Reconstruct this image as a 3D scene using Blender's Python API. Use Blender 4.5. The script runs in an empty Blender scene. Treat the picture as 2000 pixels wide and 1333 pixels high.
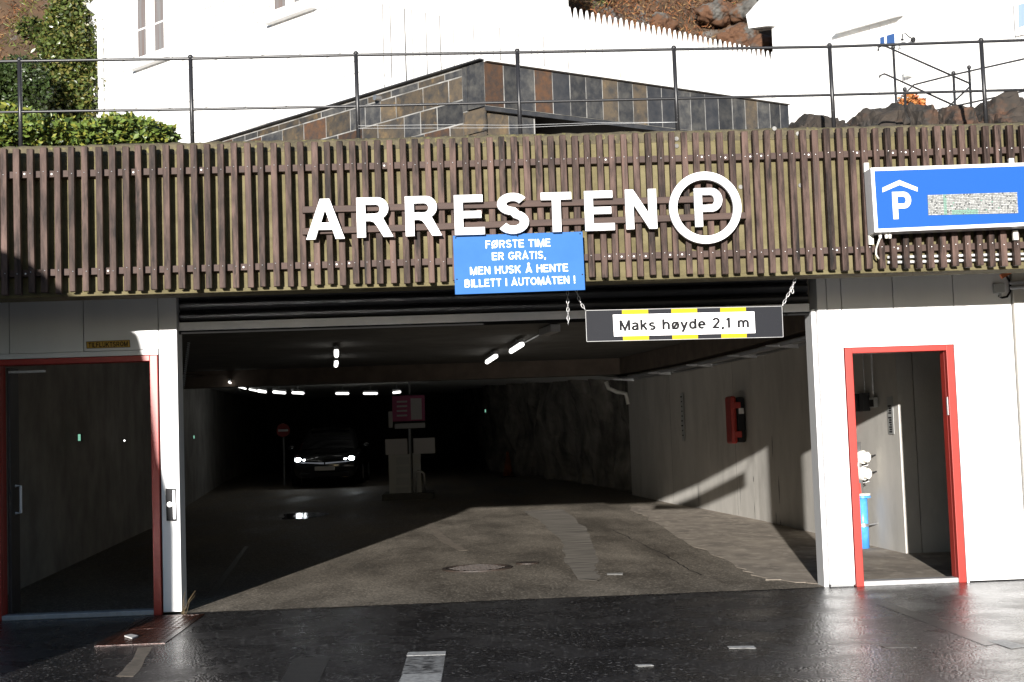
import bpy, bmesh, math, random
import numpy as np
from mathutils import Vector, Matrix
random.seed(7); rng = np.random.default_rng(7)
sc = bpy.context.scene
COL = sc.collection
# ------------------------------------------------------------------ camera
FPX, PITCH, YAW, ROLL = 2700.0, math.radians(3.865), math.radians(2.748), math.radians(-1.976)
CAM = Vector((0.0, -12.3, 1.46))
fw = Vector((math.sin(YAW)*math.cos(PITCH), math.cos(YAW)*math.cos(PITCH), math.sin(PITCH)))
rt = Vector((math.cos(YAW), -math.sin(YAW), 0)); up = rt.cross(fw)
cr, sr = math.cos(ROLL), math.sin(ROLL)
rt, up = cr*rt + sr*up, -sr*rt + cr*up
cd = bpy.data.cameras.new('camera'); cam = bpy.data.objects.new('camera', cd); COL.objects.link(cam)
cd.sensor_width = 36; cd.lens = 36*FPX/2000; cd.clip_start = 0.1; cd.clip_end = 2000
cam.matrix_world = Matrix(((rt.x, up.x, -fw.x, CAM.x), (rt.y, up.y, -fw.y, CAM.y), (rt.z, up.z, -fw.z, CAM.z), (0, 0, 0, 1)))
sc.camera = cam
# ------------------------------------------------------------------ sky and sun
SUN = Vector((0.18, 1.0, -0.159)).normalized()          # direction the light travels
EL = math.asin(-SUN.z)
w = bpy.data.worlds.new('World'); sc.world = w; w.use_nodes = True
nt = w.node_tree; bg = nt.nodes['Background']; sky = nt.nodes.new('ShaderNodeTexSky')
sky.sky_type = 'NISHITA'; sky.sun_disc = False; sky.sun_elevation = EL; sky.sun_rotation = math.atan2(-SUN.x, -SUN.y)
sky.air_density = 1.0; sky.dust_density = 0.6; sky.ozone_density = 3.0
nt.links.new(sky.outputs[0], bg.inputs[0]); bg.inputs[1].default_value = 0.07
sl = bpy.data.lights.new('sun', 'SUN'); sl.energy = 5.0; sl.angle = math.radians(0.53); sl.color = (1.0, 0.955, 0.90)
so = bpy.data.objects.new('sun', sl); COL.objects.link(so)
so.rotation_euler = SUN.to_track_quat('-Z', 'Y').to_euler(); so.location = (-4, -25, 20)
vs = sc.view_settings; vs.view_transform = 'Standard'; vs.look = 'None'; vs.exposure = 0.95; vs.gamma = 1.0; vs.use_curve_mapping = False

# ------------------------------------------------------------------ helpers
def ray(px, py): return fw + rt*((px-1000)/FPX) - up*((py-666.5)/FPX)
def PY(px, py, Y): d = ray(px, py); return CAM + d*((Y-CAM.y)/d.y)
def PZ(px, py, Z=0.0): d = ray(px, py); return CAM + d*((Z-CAM.z)/d.z)
def V(*a): return Vector(a)
def lerp(a, b, t): return a + (b-a)*t

def quad_box(bm, c):   # 8 corners: bottom 4 (ccw), top 4
    v = [bm.verts.new(p) for p in c]
    for f in ((0,3,2,1),(4,5,6,7),(0,1,5,4),(1,2,6,5),(2,3,7,6),(3,0,4,7)): bm.faces.new([v[i] for i in f])
def box(bm, x0, x1, y0, y1, z0, z1):
    quad_box(bm, [(x0,y0,z0),(x1,y0,z0),(x1,y1,z0),(x0,y1,z0),(x0,y0,z1),(x1,y0,z1),(x1,y1,z1),(x0,y1,z1)])
def B(*boxes):
    bm = bmesh.new()
    for b in boxes: box(bm, *b)
    return bm
def tube(bm, pts, r, seg=8, caps=True):
    pts = [Vector(p) for p in pts]; rings = []
    n = len(pts); rs = r if isinstance(r, (list, tuple)) else [r]*n
    ref = None
    for i, p in enumerate(pts):
        d = (pts[min(i+1, n-1)] - pts[max(i-1, 0)]).normalized()
        if ref is None: ref = Vector((0,0,1)) if abs(d.z) < .9 else Vector((1,0,0))
        a = d.cross(ref)
        if a.length < 1e-4: a = d.cross(Vector((0,1,0)))
        a.normalize(); b = a.cross(d).normalized(); ref = b if abs(d.dot(b)) < .9 else ref
        rings.append([bm.verts.new(p + (a*math.cos(t)+b*math.sin(t))*rs[i]) for t in [2*math.pi*k/seg for k in range(seg)]])
    for i in range(n-1):
        for k in range(seg): bm.faces.new((rings[i][k], rings[i][(k+1)%seg], rings[i+1][(k+1)%seg], rings[i+1][k]))
    if caps:
        try: bm.faces.new(rings[0]); bm.faces.new(rings[-1][::-1])
        except ValueError: pass
def T(pts, r, seg=8): bm = bmesh.new(); tube(bm, pts, r, seg); return bm
def bar(bm, p0, p1, wd, ht, upv=(0,0,1)):    # box along p0-p1
    p0, p1 = Vector(p0), Vector(p1); d = (p1-p0).normalized(); u = Vector(upv); s = d.cross(u).normalized(); u = s.cross(d).normalized()
    s *= wd/2; u *= ht/2
    quad_box(bm, [p0-s-u, p0+s-u, p1+s-u, p1-s-u, p0-s+u, p0+s+u, p1+s+u, p1-s+u])
def slab(bm, poly, off):   # polygon (list of points) extruded by vector off
    off = Vector(off); a = [bm.verts.new(Vector(p)) for p in poly]; b = [bm.verts.new(Vector(p)+off) for p in poly]
    n = len(poly); bm.faces.new(a); bm.faces.new(b[::-1])
    for i in range(n): bm.faces.new((a[i], b[i], b[(i+1)%n], a[(i+1)%n]))
def S(poly, off): bm = bmesh.new(); slab(bm, poly, off); return bm
def sphere(bm, c, r, seg=10, sx=1, sy=1, sz=1):
    m = Matrix.Translation(c) @ Matrix.Diagonal((sx, sy, sz, 1)); bmesh.ops.create_uvsphere(bm, u_segments=seg, v_segments=max(6, seg//2+2), radius=r, matrix=m)
def obj(name, bm, mat, parent=None, smooth=False, bevel=0, recalc=True):
    if isinstance(bm, bmesh.types.BMesh):
        if recalc: bmesh.ops.recalc_face_normals(bm, faces=bm.faces)
        me = bpy.data.meshes.new(name); bm.to_mesh(me); bm.free()
    else: me = bm
    if mat and not me.materials: me.materials.append(mat)
    if smooth: me.polygons.foreach_set('use_smooth', [True]*len(me.polygons))
    o = bpy.data.objects.new(name, me); COL.objects.link(o)
    if bevel:
        m = o.modifiers.new('bevel', 'BEVEL'); m.width = bevel; m.segments = 2; m.limit_method = 'ANGLE'
    if parent:
        o.parent = parent
        if parent.type == 'EMPTY': o.matrix_parent_inverse = Matrix.Translation(-Vector(parent.location))
    return o
def tag(o, label, cat, group=None):
    o['label'] = label; o['category'] = cat
    if group: o['group'] = group
    return o
def thing(name, label, cat, loc=(0,0,0), group=None):
    o = bpy.data.objects.new(name, None); o.location = loc; o.empty_display_size = .1; COL.objects.link(o)
    return tag(o, label, cat, group)
def struct(name, bm, mat, smooth=False, recalc=True):
    o = obj(name, bm, mat, smooth=smooth, recalc=recalc); o['kind'] = 'structure'; return o

# ------------------------------------------------------------------ materials
def mat(name, col, rough=.6, col2=None, scale=6, stretch=(1,1,1), detail=6, bump=0, bscale=None, metal=0, spec=.5, coords='pos', rnd=0, ramp=(.35,.65), rough2=None, emit=0, col3=None, scale3=1, ramp3=(.5,.6), coat=0):
    m = bpy.data.materials.new(name); m.use_nodes = True; n = m.node_tree.nodes; L = m.node_tree.links
    b = n['Principled BSDF']; b.inputs['Base Color'].default_value = (*col, 1); b.inputs['Roughness'].default_value = rough
    b.inputs['Metallic'].default_value = metal; b.inputs['Specular IOR Level'].default_value = spec
    if coat: b.inputs['Coat Weight'].default_value = coat; b.inputs['Coat Roughness'].default_value = .05
    if emit: b.inputs['Emission Color'].default_value = (*col, 1); b.inputs['Emission Strength'].default_value = emit
    if col2 is None and not bump: return m
    g = n.new('ShaderNodeNewGeometry'); vm = n.new('ShaderNodeVectorMath'); vm.operation = 'MULTIPLY'; vm.inputs[1].default_value = stretch
    L.new(g.outputs['Position'], vm.inputs[0]); src = vm.outputs[0]
    if rnd:
        oi = n.new('ShaderNodeObjectInfo'); ad = n.new('ShaderNodeVectorMath'); ad.operation = 'ADD'
        sc_ = n.new('ShaderNodeMath'); sc_.operation = 'MULTIPLY'; sc_.inputs[1].default_value = 50
        L.new(oi.outputs['Random'], sc_.inputs[0]); L.new(src, ad.inputs[0]); L.new(sc_.outputs[0], ad.inputs[1]); src = ad.outputs[0]
    def noise(s, d=detail):
        t = n.new('ShaderNodeTexNoise'); t.inputs['Scale'].default_value = s; t.inputs['Detail'].default_value = d; t.inputs['Roughness'].default_value = .62; L.new(src, t.inputs['Vector']); return t
    def rampn(fac, lo, hi, c0, c1):
        r = n.new('ShaderNodeValToRGB'); r.color_ramp.elements[0].position = lo; r.color_ramp.elements[1].position = hi
        r.color_ramp.elements[0].color = c0; r.color_ramp.elements[1].color = c1; L.new(fac, r.inputs[0]); return r
    out = None
    if col2 is not None:
        t = noise(scale); out = rampn(t.outputs['Fac'], *ramp, (*col, 1), (*col2, 1)).outputs[0]
        if rough2 is not None:
            rr = rampn(t.outputs['Fac'], *ramp, (rough,)*3+(1,), (rough2,)*3+(1,)); L.new(rr.outputs[0], b.inputs['Roughness'])
    if col3 is not None:
        t3 = noise(scale3, 5); k = rampn(t3.outputs['Fac'], *ramp3, (0,0,0,1), (1,1,1,1)); mx = n.new('ShaderNodeMix'); mx.data_type = 'RGBA'
        L.new(k.outputs[0], mx.inputs[0]); L.new(out, mx.inputs[6]); mx.inputs[7].default_value = (*col3, 1); out = mx.outputs[2]
    if out is not None:
        if rnd:
            hs = n.new('ShaderNodeHueSaturation'); mr = n.new('ShaderNodeMapRange'); mr.inputs[3].default_value = 1-rnd; mr.inputs[4].default_value = 1+rnd
            L.new(oi.outputs['Random'], mr.inputs[0]); L.new(mr.outputs[0], hs.inputs['Value']); L.new(out, hs.inputs['Color']); out = hs.outputs[0]
        L.new(out, b.inputs['Base Color'])
    if bump:
        t = noise(bscale or scale*4, 8); bp = n.new('ShaderNodeBump'); bp.inputs['Strength'].default_value = bump; bp.inputs['Distance'].default_value = .01
        L.new(t.outputs['Fac'], bp.inputs['Height']); L.new(bp.outputs[0], b.inputs['Normal'])
    return m
def aggregate(name, c0, c1, stone, scale, stretch, r0, r1, grain, thr, bump):
    m = bpy.data.materials.new(name); m.use_nodes = True; n = m.node_tree.nodes; L = m.node_tree.links; b = n['Principled BSDF']
    g = n.new('ShaderNodeNewGeometry'); vm = n.new('ShaderNodeVectorMath'); vm.operation = 'MULTIPLY'; vm.inputs[1].default_value = stretch; L.new(g.outputs['Position'], vm.inputs[0])
    t = n.new('ShaderNodeTexNoise'); t.inputs['Scale'].default_value = scale; t.inputs['Detail'].default_value = 7; t.inputs['Roughness'].default_value = .6; L.new(vm.outputs[0], t.inputs['Vector'])
    def ramp(src, lo, hi, a, c):
        r_ = n.new('ShaderNodeValToRGB'); r_.color_ramp.elements[0].position = lo; r_.color_ramp.elements[1].position = hi; r_.color_ramp.elements[0].color = a; r_.color_ramp.elements[1].color = c; L.new(src, r_.inputs[0]); return r_.outputs[0]
    base = ramp(t.outputs['Fac'], .34, .70, (*c0,1), (*c1,1)); L.new(ramp(t.outputs['Fac'], .38, .66, (r0,)*3+(1,), (r1,)*3+(1,)), b.inputs['Roughness'])
    v = n.new('ShaderNodeTexVoronoi'); v.inputs['Scale'].default_value = grain; L.new(g.outputs['Position'], v.inputs['Vector'])
    sp = n.new('ShaderNodeSeparateColor'); L.new(v.outputs['Color'], sp.inputs[0])
    # every stone its own tone, a few of them pale
    hs = n.new('ShaderNodeHueSaturation'); mr = n.new('ShaderNodeMapRange'); mr.inputs[3].default_value = .55; mr.inputs[4].default_value = 1.5; L.new(sp.outputs[1], mr.inputs[0]); L.new(mr.outputs[0], hs.inputs['Value']); L.new(base, hs.inputs['Color'])
    mk = ramp(sp.outputs[0], thr, min(.999, thr+.05), (0,0,0,1), (1,1,1,1)); mx = n.new('ShaderNodeMix'); mx.data_type = 'RGBA'; L.new(mk, mx.inputs[0]); L.new(hs.outputs[0], mx.inputs[6]); mx.inputs[7].default_value = (*stone,1); L.new(mx.outputs[2], b.inputs['Base Color'])
    bp = n.new('ShaderNodeBump'); bp.inputs['Strength'].default_value = bump; bp.inputs['Distance'].default_value = .004; bp.invert = True; L.new(v.outputs['Distance'], bp.inputs['Height']); L.new(bp.outputs[0], b.inputs['Normal'])
    return m
M = {}
M['white'] = mat('white_paint', (.80,.80,.79), .45, (.74,.74,.72), scale=1.5)
M['panel'] = mat('white_panel', (.80,.80,.80), .38, (.74,.745,.75), scale=2, stretch=(1,1,.3), col3=(.55,.53,.48), scale3=3.0, ramp3=(.70,.86))
M['letter'] = mat('letter_white', (.82,.82,.82), .4)
M['fence'] = mat('fence_white', (.80,.80,.80), .5, (.75,.75,.74), scale=3, rnd=.04)
M['concrete_moss'] = mat('mossy_concrete', (.140,.118,.056), .9, (.088,.075,.036), scale=5, stretch=(1,1,1.6), bump=.5, bscale=60, col3=(.175,.152,.08), scale3=2.2, ramp3=(.45,.7))
M['concrete_top'] = mat('mossy_edge', (.12,.10,.06), .95, (.06,.052,.032), scale=14, bump=.9, bscale=70, col3=(.19,.17,.06), scale3=22, ramp3=(.56,.68))
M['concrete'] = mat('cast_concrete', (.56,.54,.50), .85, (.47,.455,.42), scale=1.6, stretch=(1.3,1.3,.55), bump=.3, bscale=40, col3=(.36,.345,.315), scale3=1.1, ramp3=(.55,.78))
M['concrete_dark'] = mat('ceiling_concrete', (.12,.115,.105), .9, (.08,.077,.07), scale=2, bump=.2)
M['concrete_left'] = mat('left_wall_concrete', (.36,.35,.33), .9, (.22,.215,.20), scale=1.4, bump=.3, bscale=30)  # separate darker concrete for the left garage wall
M['concrete_red'] = mat('stained_beam_concrete', (.15,.115,.09), .9, (.10,.08,.065), scale=3, bump=.2)
M['soffit'] = mat('soffit_concrete', (.22,.20,.16), .9, (.15,.14,.11), scale=3)
M['slat'] = mat('stained_timber', (.098,.063,.052), .55, (.020,.013,.011), scale=3, stretch=(7,7,1.1), bump=.35, bscale=9, rnd=.34, col3=(.011,.008,.007), scale3=1.4, ramp3=(.56,.66), spec=.12)
M['slat_red'] = mat('reddish_timber', (.105,.060,.045), .6, (.04,.023,.018), scale=3, stretch=(10,10,.8), bump=.35, bscale=9, rnd=.2, spec=.3)
M['batten'] = mat('batten_timber', (.060,.033,.024), .7, (.038,.021,.016), scale=3, stretch=(.8,10,10), bump=.3, bscale=8)
M['red'] = mat('red_paint', (.40,.032,.022), .4, (.34,.027,.019), scale=5)
M['steel'] = mat('galvanised_steel', (.52,.52,.52), .38, (.42,.42,.43), scale=12, metal=.85)
M['alu'] = mat('aluminium_trim', (.70,.71,.72), .4, metal=.3)
M['alu2'] = mat('worn_threshold', (.42,.42,.42), .5, (.30,.30,.30), scale=9)
M['grey_metal'] = mat('grey_painted_metal', (.36,.37,.38), .45)
M['shutter'] = mat('shutter_metal', (.055,.055,.057), .42, (.04,.04,.042), scale=5, metal=.5)
M['shutter_bar'] = mat('shutter_bar_metal', (.85,.85,.86), .6, (.78,.78,.79), scale=5)
M['black'] = mat('black_paint', (.015,.015,.017), .6, spec=.2)
M['blackiron'] = mat('black_iron', (.02,.02,.022), .38, (.05,.048,.046), scale=30, ramp=(.62,.75))
M['blue_sign'] = mat('blue_notice', (.030,.122,.35), .6, (.034,.132,.37), scale=6, spec=.12, col3=(.20,.30,.46), scale3=130, ramp3=(.72,.78))
M['blue_led'] = mat('blue_led_face', (.010,.082,.33), .6, spec=.15)
M['yellow'] = mat('yellow_paint', (.50,.33,.004), .5, spec=.15)
M['yellow_old'] = mat('aged_yellow', (.62,.36,.03), .5, (.45,.26,.03), scale=20)
M['wet_black'] = mat('rain_specked_black', (.011,.012,.016), .6, (.07,.075,.085), spec=.15, scale=130, ramp=(.68,.78), detail=2)
M['ink'] = mat('dark_grey_ink', (.014,.014,.016), .7, spec=.1)
M['glass'] = mat('window_glass', (.10,.11,.125), .06, spec=.8)
M['curtain'] = mat('curtained_glass', (.16,.12,.105), .15, (.19,.19,.19), scale=3, stretch=(4,4,.2))
M['blueglass'] = mat('blue_door_glass', (.03,.08,.22), .08, spec=.8)
M['asphalt'] = aggregate('wet_asphalt', (.024,.023,.024), (.040,.038,.038), (.19,.186,.18), 1.7, (1,1,1), .17, .38, 60, .93, .85)
M['floor'] = aggregate('dusty_garage_asphalt', (.075,.064,.051), (.235,.202,.158), (.36,.32,.26), .75, (1.5,.5,1), .50, .85, 62, .87, .6)
M['apron'] = mat('dusty_concrete_apron', (.37,.32,.26), .9, (.20,.17,.14), scale=2.2, stretch=(1,.6,1), bump=.5, bscale=40, col3=(.46,.40,.33), scale3=6, ramp3=(.5,.7))
M['pale_patch'] = mat('pale_cement_patch', (.26,.235,.20), .9, (.10,.088,.072), scale=2.2, stretch=(.6,4,1), ramp=(.38,.60), bump=.4, bscale=50)
M['paint_worn'] = mat('worn_road_paint', (.34,.34,.33), .45, (.04,.039,.039), scale=14, stretch=(1,2.2,1), ramp=(.44,.58))
M['paint'] = mat('road_paint', (.50,.50,.48), .5, (.22,.215,.21), scale=25, ramp=(.45,.7))
M['paint_faint'] = mat('faint_road_paint', (.075,.073,.07), .30, (.032,.031,.031), scale=12, ramp=(.35,.65), bump=.3, bscale=90)
M['paint_old'] = mat('old_brown_paint', (.24,.20,.155), .8, (.12,.10,.08), scale=9)
M['rust'] = mat('wet_rusty_steel', (.060,.018,.010), .25, (.022,.010,.008), scale=14, bump=.5, bscale=60, metal=.2)
M['iron'] = mat('cast_iron', (.040,.026,.019), .6, (.02,.014,.011), scale=25, bump=.4)
M['rock'] = mat('tunnel_rock', (.30,.275,.235), .85, (.07,.063,.055), scale=2.0, stretch=(1,1,.6), bump=.8, bscale=8)
M['corrugated'] = mat('corrugated_sheet', (.55,.55,.53), .5)
M['slate_grey'] = mat('slate_grey', (.030,.031,.034), .5, (.085,.082,.075), scale=9, bump=.5, bscale=14, rnd=.3, ramp=(.4,.7))
M['slate_rust'] = mat('slate_rust', (.085,.043,.022), .6, (.032,.028,.026), scale=13, bump=.5, bscale=16, ramp=(.36,.68), rnd=.3)
M['slate_brown'] = mat('slate_brown', (.085,.066,.045), .55, (.035,.034,.033), scale=8, bump=.5, bscale=14, rnd=.25, ramp=(.4,.65), col3=(.15,.105,.055), scale3=7, ramp3=(.54,.70))
M['slate_blue'] = mat('slate_blue', (.024,.026,.031), .5, (.05,.05,.052), scale=8, bump=.4, bscale=14)
M['mortar'] = mat('pale_mortar', (.34,.335,.32), .9, (.12,.118,.112), scale=5)
M['lamp'] = mat('lamp_diffuser', (1,.98,.93), .4, emit=1.6)
M['headlamp'] = mat('headlamp_lens', (.9,.96,1), .3, emit=14)
M['drl'] = mat('light_strip', (.30,.32,.36), .3, emit=.15)
M['green_light'] = mat('green_sign_light', (.35,.85,.6), .4, emit=.35)
M['carpaint'] = mat('black_car_paint', (.006,.006,.007), .12, coat=1)
M['carglass'] = mat('car_glass', (.01,.01,.012), .03, spec=.9)
M['tyre'] = mat('tyre_rubber', (.012,.012,.012), .95, spec=.05)
M['blue_pipe'] = mat('blue_pipe', (.06,.28,.72), .35, (.10,.36,.78), scale=12, ramp=(.45,.7))
M['offwhite'] = mat('offwhite_cap', (.72,.70,.64), .4)
M['kiosk'] = mat('kiosk_grey', (.40,.41,.40), .5); M['kiosk2'] = mat('ticket_machine_grey', (.42,.43,.42), .5); M['paper2'] = mat('greyer_paper', (.50,.49,.49), .6)  # paper2 is a greyer paper for signs and notices deep inside
M['pink'] = mat('magenta_poster', (.34,.05,.14), .5)
M['paper'] = mat('pale_paper', (.62,.60,.58), .6)
M['boulder'] = mat('boulder_rock', (.045,.034,.026), .85, (.018,.017,.015), scale=4, bump=.9, bscale=9, col3=(.12,.055,.028), scale3=1.6, ramp3=(.52,.68))
M['hill'] = mat('hillside_soil', (.10,.055,.028), .95, (.05,.033,.018), scale=2.4, bump=1, bscale=8, col3=(.12,.115,.105), scale3=.8, ramp3=(.54,.62))
M['soil'] = mat('terrace_gravel', (.20,.18,.15), .95, (.13,.12,.10), scale=10)
M['bark'] = mat('bark', (.06,.045,.03), .9, (.03,.025,.02), scale=12, bump=.6)
def leafmat(name, c, r=.45):
    m = mat(name, c, r); b = m.node_tree.nodes['Principled BSDF']
    return m
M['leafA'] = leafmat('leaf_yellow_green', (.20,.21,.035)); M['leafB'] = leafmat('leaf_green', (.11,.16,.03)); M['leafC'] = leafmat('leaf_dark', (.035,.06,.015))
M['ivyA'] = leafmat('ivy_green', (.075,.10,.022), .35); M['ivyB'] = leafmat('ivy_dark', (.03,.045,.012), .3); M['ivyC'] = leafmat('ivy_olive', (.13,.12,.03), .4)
M['brackenA'] = leafmat('bracken_rust', (.22,.085,.03), .8); M['brackenB'] = leafmat('bracken_brown', (.085,.036,.017), .8); M['brackenC'] = leafmat('bracken_straw', (.27,.165,.07), .8)
M['autumnA'] = leafmat('autumn_red', (.42,.10,.03), .6); M['autumnB'] = leafmat('autumn_orange', (.50,.22,.07), .6)

# ------------------------------------------------------------------ lettering
def arc(cx, cy, rx, ry, a0, a1, n=10):
    return [(cx+rx*math.cos(math.radians(a0+(a1-a0)*i/n)), cy+ry*math.sin(math.radians(a0+(a1-a0)*i/n))) for i in range(n+1)]
t_ = .075   # half stroke at cap height 1
def G(w, *st): return (w, st)
cS = arc(.32,.72,.245,.215,25,270,12) + arc(.32,.29,.245,.215,90,-155,12)[1:]
GL = {
 'F': G(.58, [(t_,0),(t_,1)], [(t_,1-t_),(.58,1-t_)], [(t_,.53),(.52,.53)]),
 'E': G(.62, [(t_,0),(t_,1)], [(t_,1-t_),(.60,1-t_)], [(t_,.52),(.56,.52)], [(t_,t_),(.62,t_)]),
 'L': G(.56, [(t_,0),(t_,1)], [(t_,t_),(.56,t_)]),
 'I': G(.17, [(.085,0),(.085,1)]), '!': G(.2, [(.1,.25),(.1,1)], [(.1,0),(.1,.15)]), ',': G(.2, [(.11,.14),(.11,.0),(.05,-.13)]),
 'T': G(.62, [(.31,0),(.31,1)], [(0,1-t_),(.62,1-t_)]),
 'H': G(.68, [(t_,0),(t_,1)], [(.68-t_,0),(.68-t_,1)], [(t_,.53),(.68-t_,.53)]),
 'N': G(.70, [(t_,0),(t_,1)], [(.70-t_,0),(.70-t_,1)], [(t_,.98),(.70-t_,.02)]),
 'M': G(.82, [(t_,0),(t_,1)], [(.82-t_,0),(.82-t_,1)], [(t_,.98),(.41,.06),(.82-t_,.98)]),
 'A': G(.74, [(.05,0),(.37,.985),(.69,0)], [(.17,.27),(.57,.27)]),
 'K': G(.72, [(t_,0),(t_,1)], [(.62,.99),(.12,.40)], [(.27,.58),(.64,.01)]),
 'U': G(.68, [(t_,1),(t_,.33)] + arc(.34,.33,.265,.255,180,360,10) + [(.68-t_,1)]),
 'O': G(.78, arc(.39,.5,.315,.425,0,360,24)),
 'G': G(.76, arc(.39,.5,.315,.425,40,330,18) + [(.69,.46),(.42,.46)]),
 'S': G(.64, cS),
 'R': G(.70, [(t_,0),(t_,1)], [(t_,1-t_),(.40,1-t_)] + arc(.40,.70,.21,.225,90,-90,8) + [(t_,.475)], [(.40,.45),(.62,0)]),
 'P': G(.66, [(t_,0),(t_,1)], [(t_,1-t_),(.38,1-t_)] + arc(.38,.69,.20,.235,90,-90,8) + [(t_,.455)]),
 'B': G(.68, [(t_,0),(t_,1)], [(t_,1-t_),(.36,1-t_)] + arc(.36,.73,.19,.195,90,-90,8) + [(t_,.535)], [(t_,.53),(.38,.53)] + arc(.38,.305,.215,.225,90,-90,8) + [(t_,t_)]),
 'a': G(.56, [(.08,.56)] + arc(.26,.52,.19,.165,150,0,8) + [(.45,.0)], [(.45,.42),(.28,.40)] + arc(.24,.215,.17,.16,100,290,8) + [(.45,.22)]),
 'k': G(.52, [(.06,0),(.06,1)], [(.45,.71),(.08,.32)], [(.2,.45),(.48,0)]),
 's': G(.50, arc(.25,.515,.17,.145,30,270,8) + arc(.25,.21,.18,.155,90,-150,8)[1:]),
 'h': G(.56, [(.06,0),(.06,1)], [(.06,.40)] + arc(.28,.44,.20,.22,170,0,8) + [(.48,0)]),
 'ø': G(.60, arc(.30,.36,.23,.30,0,360,20), [(.08,.0),(.53,.72)]),
 'y': G(.52, [(.03,.72),(.27,.04)], [(.49,.72),(.24,-.02),(.16,-.19),(.05,-.19)]),
 'd': G(.58, [(.50,0),(.50,1)], arc(.28,.36,.21,.30,0,360,18)),
 'e': G(.56, [(.07,.37),(.50,.37)] + arc(.28,.36,.22,.30,2,310,16)),
 'm': G(.86, [(.06,0),(.06,.72)], [(.06,.44)] + arc(.25,.46,.17,.20,170,0,8) + [(.42,0)], [(.42,.44)] + arc(.61,.46,.17,.20,170,0,8) + [(.78,0)]),
 '2': G(.56, arc(.28,.70,.21,.235,165,-35,10) + [(.08,.075),(.52,.075)]),
 '1': G(.40, [(.26,0),(.26,1)], [(.26,.93),(.08,.76)]),
 ' ': G(.30)}
GL['Ø'] = G(.78, GL['O'][1][0], [(.06,-.03),(.72,1.03)]); GL['Å'] = G(.74, *GL['A'][1], arc(.37,1.14,.085,.085,0,360,12))
def ribbon(bm, P, pts, half, z):
    n = len(pts); closed = n > 3 and math.dist(pts[0], pts[-1]) < 1e-6
    L, Rr = [], []
    for i, p in enumerate(pts):
        a = pts[i-1] if i else (pts[-2] if closed else None); b = pts[i+1] if i < n-1 else (pts[1] if closed else None)
        d0 = Vector((p[0]-a[0], p[1]-a[1])).normalized() if a else None; d1 = Vector((b[0]-p[0], b[1]-p[1])).normalized() if b else None
        d0 = d0 or d1; d1 = d1 or d0
        nrm = Vector((-(d0.y+d1.y), d0.x+d1.x)); k = max(nrm.length/2, .38); nrm.normalize(); q = half/k
        L.append(bm.verts.new(P(p[0]+nrm.x*q, p[1]+nrm.y*q, z))); Rr.append(bm.verts.new(P(p[0]-nrm.x*q, p[1]-nrm.y*q, z)))
    for i in range(n-1): bm.faces.new((L[i], L[i+1], Rr[i+1], Rr[i]))
def text(s, h, P0, right, upv, out, gap=.14, half=t_, width=None):
    """flat printed lettering: P0 lower-left point, right/up unit vectors, out = normal; each stroke a hair above the last"""
    tot = sum(GL[c][0]+gap for c in s)-gap; sx = (width/h/tot) if width else 1
    bm = bmesh.new(); x = 0; k = 0
    for c in s:
        wd, st = GL[c]
        for pl in st:
            k += 1
            ribbon(bm, lambda a, b, z, x=x: P0 + right*((x+a)*h*sx) + upv*(b*h) + out*z, pl, half, .0012 + .00012*(k % 6))
        x += wd+gap
    return bm, tot*h*sx
def curve_mesh(name, loops, depth):
    c = bpy.data.curves.new(name, 'CURVE'); c.dimensions = '2D'; c.fill_mode = 'BOTH'; c.extrude = depth/2; c.bevel_depth = .0015; c.bevel_resolution = 0
    for lp in loops:
        s = c.splines.new('POLY'); s.points.add(len(lp)-1); s.use_cyclic_u = True
        for i, (x, y) in enumerate(lp): s.points[i].co = (x, y, 0, 1)
    o = bpy.data.objects.new(name, c); COL.objects.link(o)
    me = bpy.data.meshes.new_from_object(o.evaluated_get(bpy.context.evaluated_depsgraph_get())); bpy.data.objects.remove(o); return me

# ------------------------------------------------------------------ ground, street, garage floor (structure)
def grid(x0, x1, y0, y1, nx, ny, f):
    bm = bmesh.new(); vv = [[bm.verts.new((x, y, f(x, y))) for x in np.linspace(x0, x1, nx)] for y in np.linspace(y0, y1, ny)]
    for j in range(ny-1):
        for i in range(nx-1): bm.faces.new((vv[j][i], vv[j][i+1], vv[j+1][i+1], vv[j+1][i]))
    return bm
street = struct('street', S([(-500,-700,0),(500,-700,0),(500,60,0),(-500,60,0)], (0,0,-.3)), M['asphalt'])
def fz(y): return .004 + max(0, y-14)*.02
bmf = bmesh.new(); ys = [.10, 3, 6, 9, 12, 14, 20, 30, 46]
for i in range(len(ys)-1):
    vv = [bmf.verts.new(p) for p in ((-8, ys[i], fz(ys[i])), (8, ys[i], fz(ys[i])), (8, ys[i+1], fz(ys[i+1])), (-8, ys[i+1], fz(ys[i+1])))]; bmf.faces.new(vv)
bmesh.ops.remove_doubles(bmf, verts=bmf.verts, dist=1e-4)
floor = struct('garage_floor', bmf, M['floor'])
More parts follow.
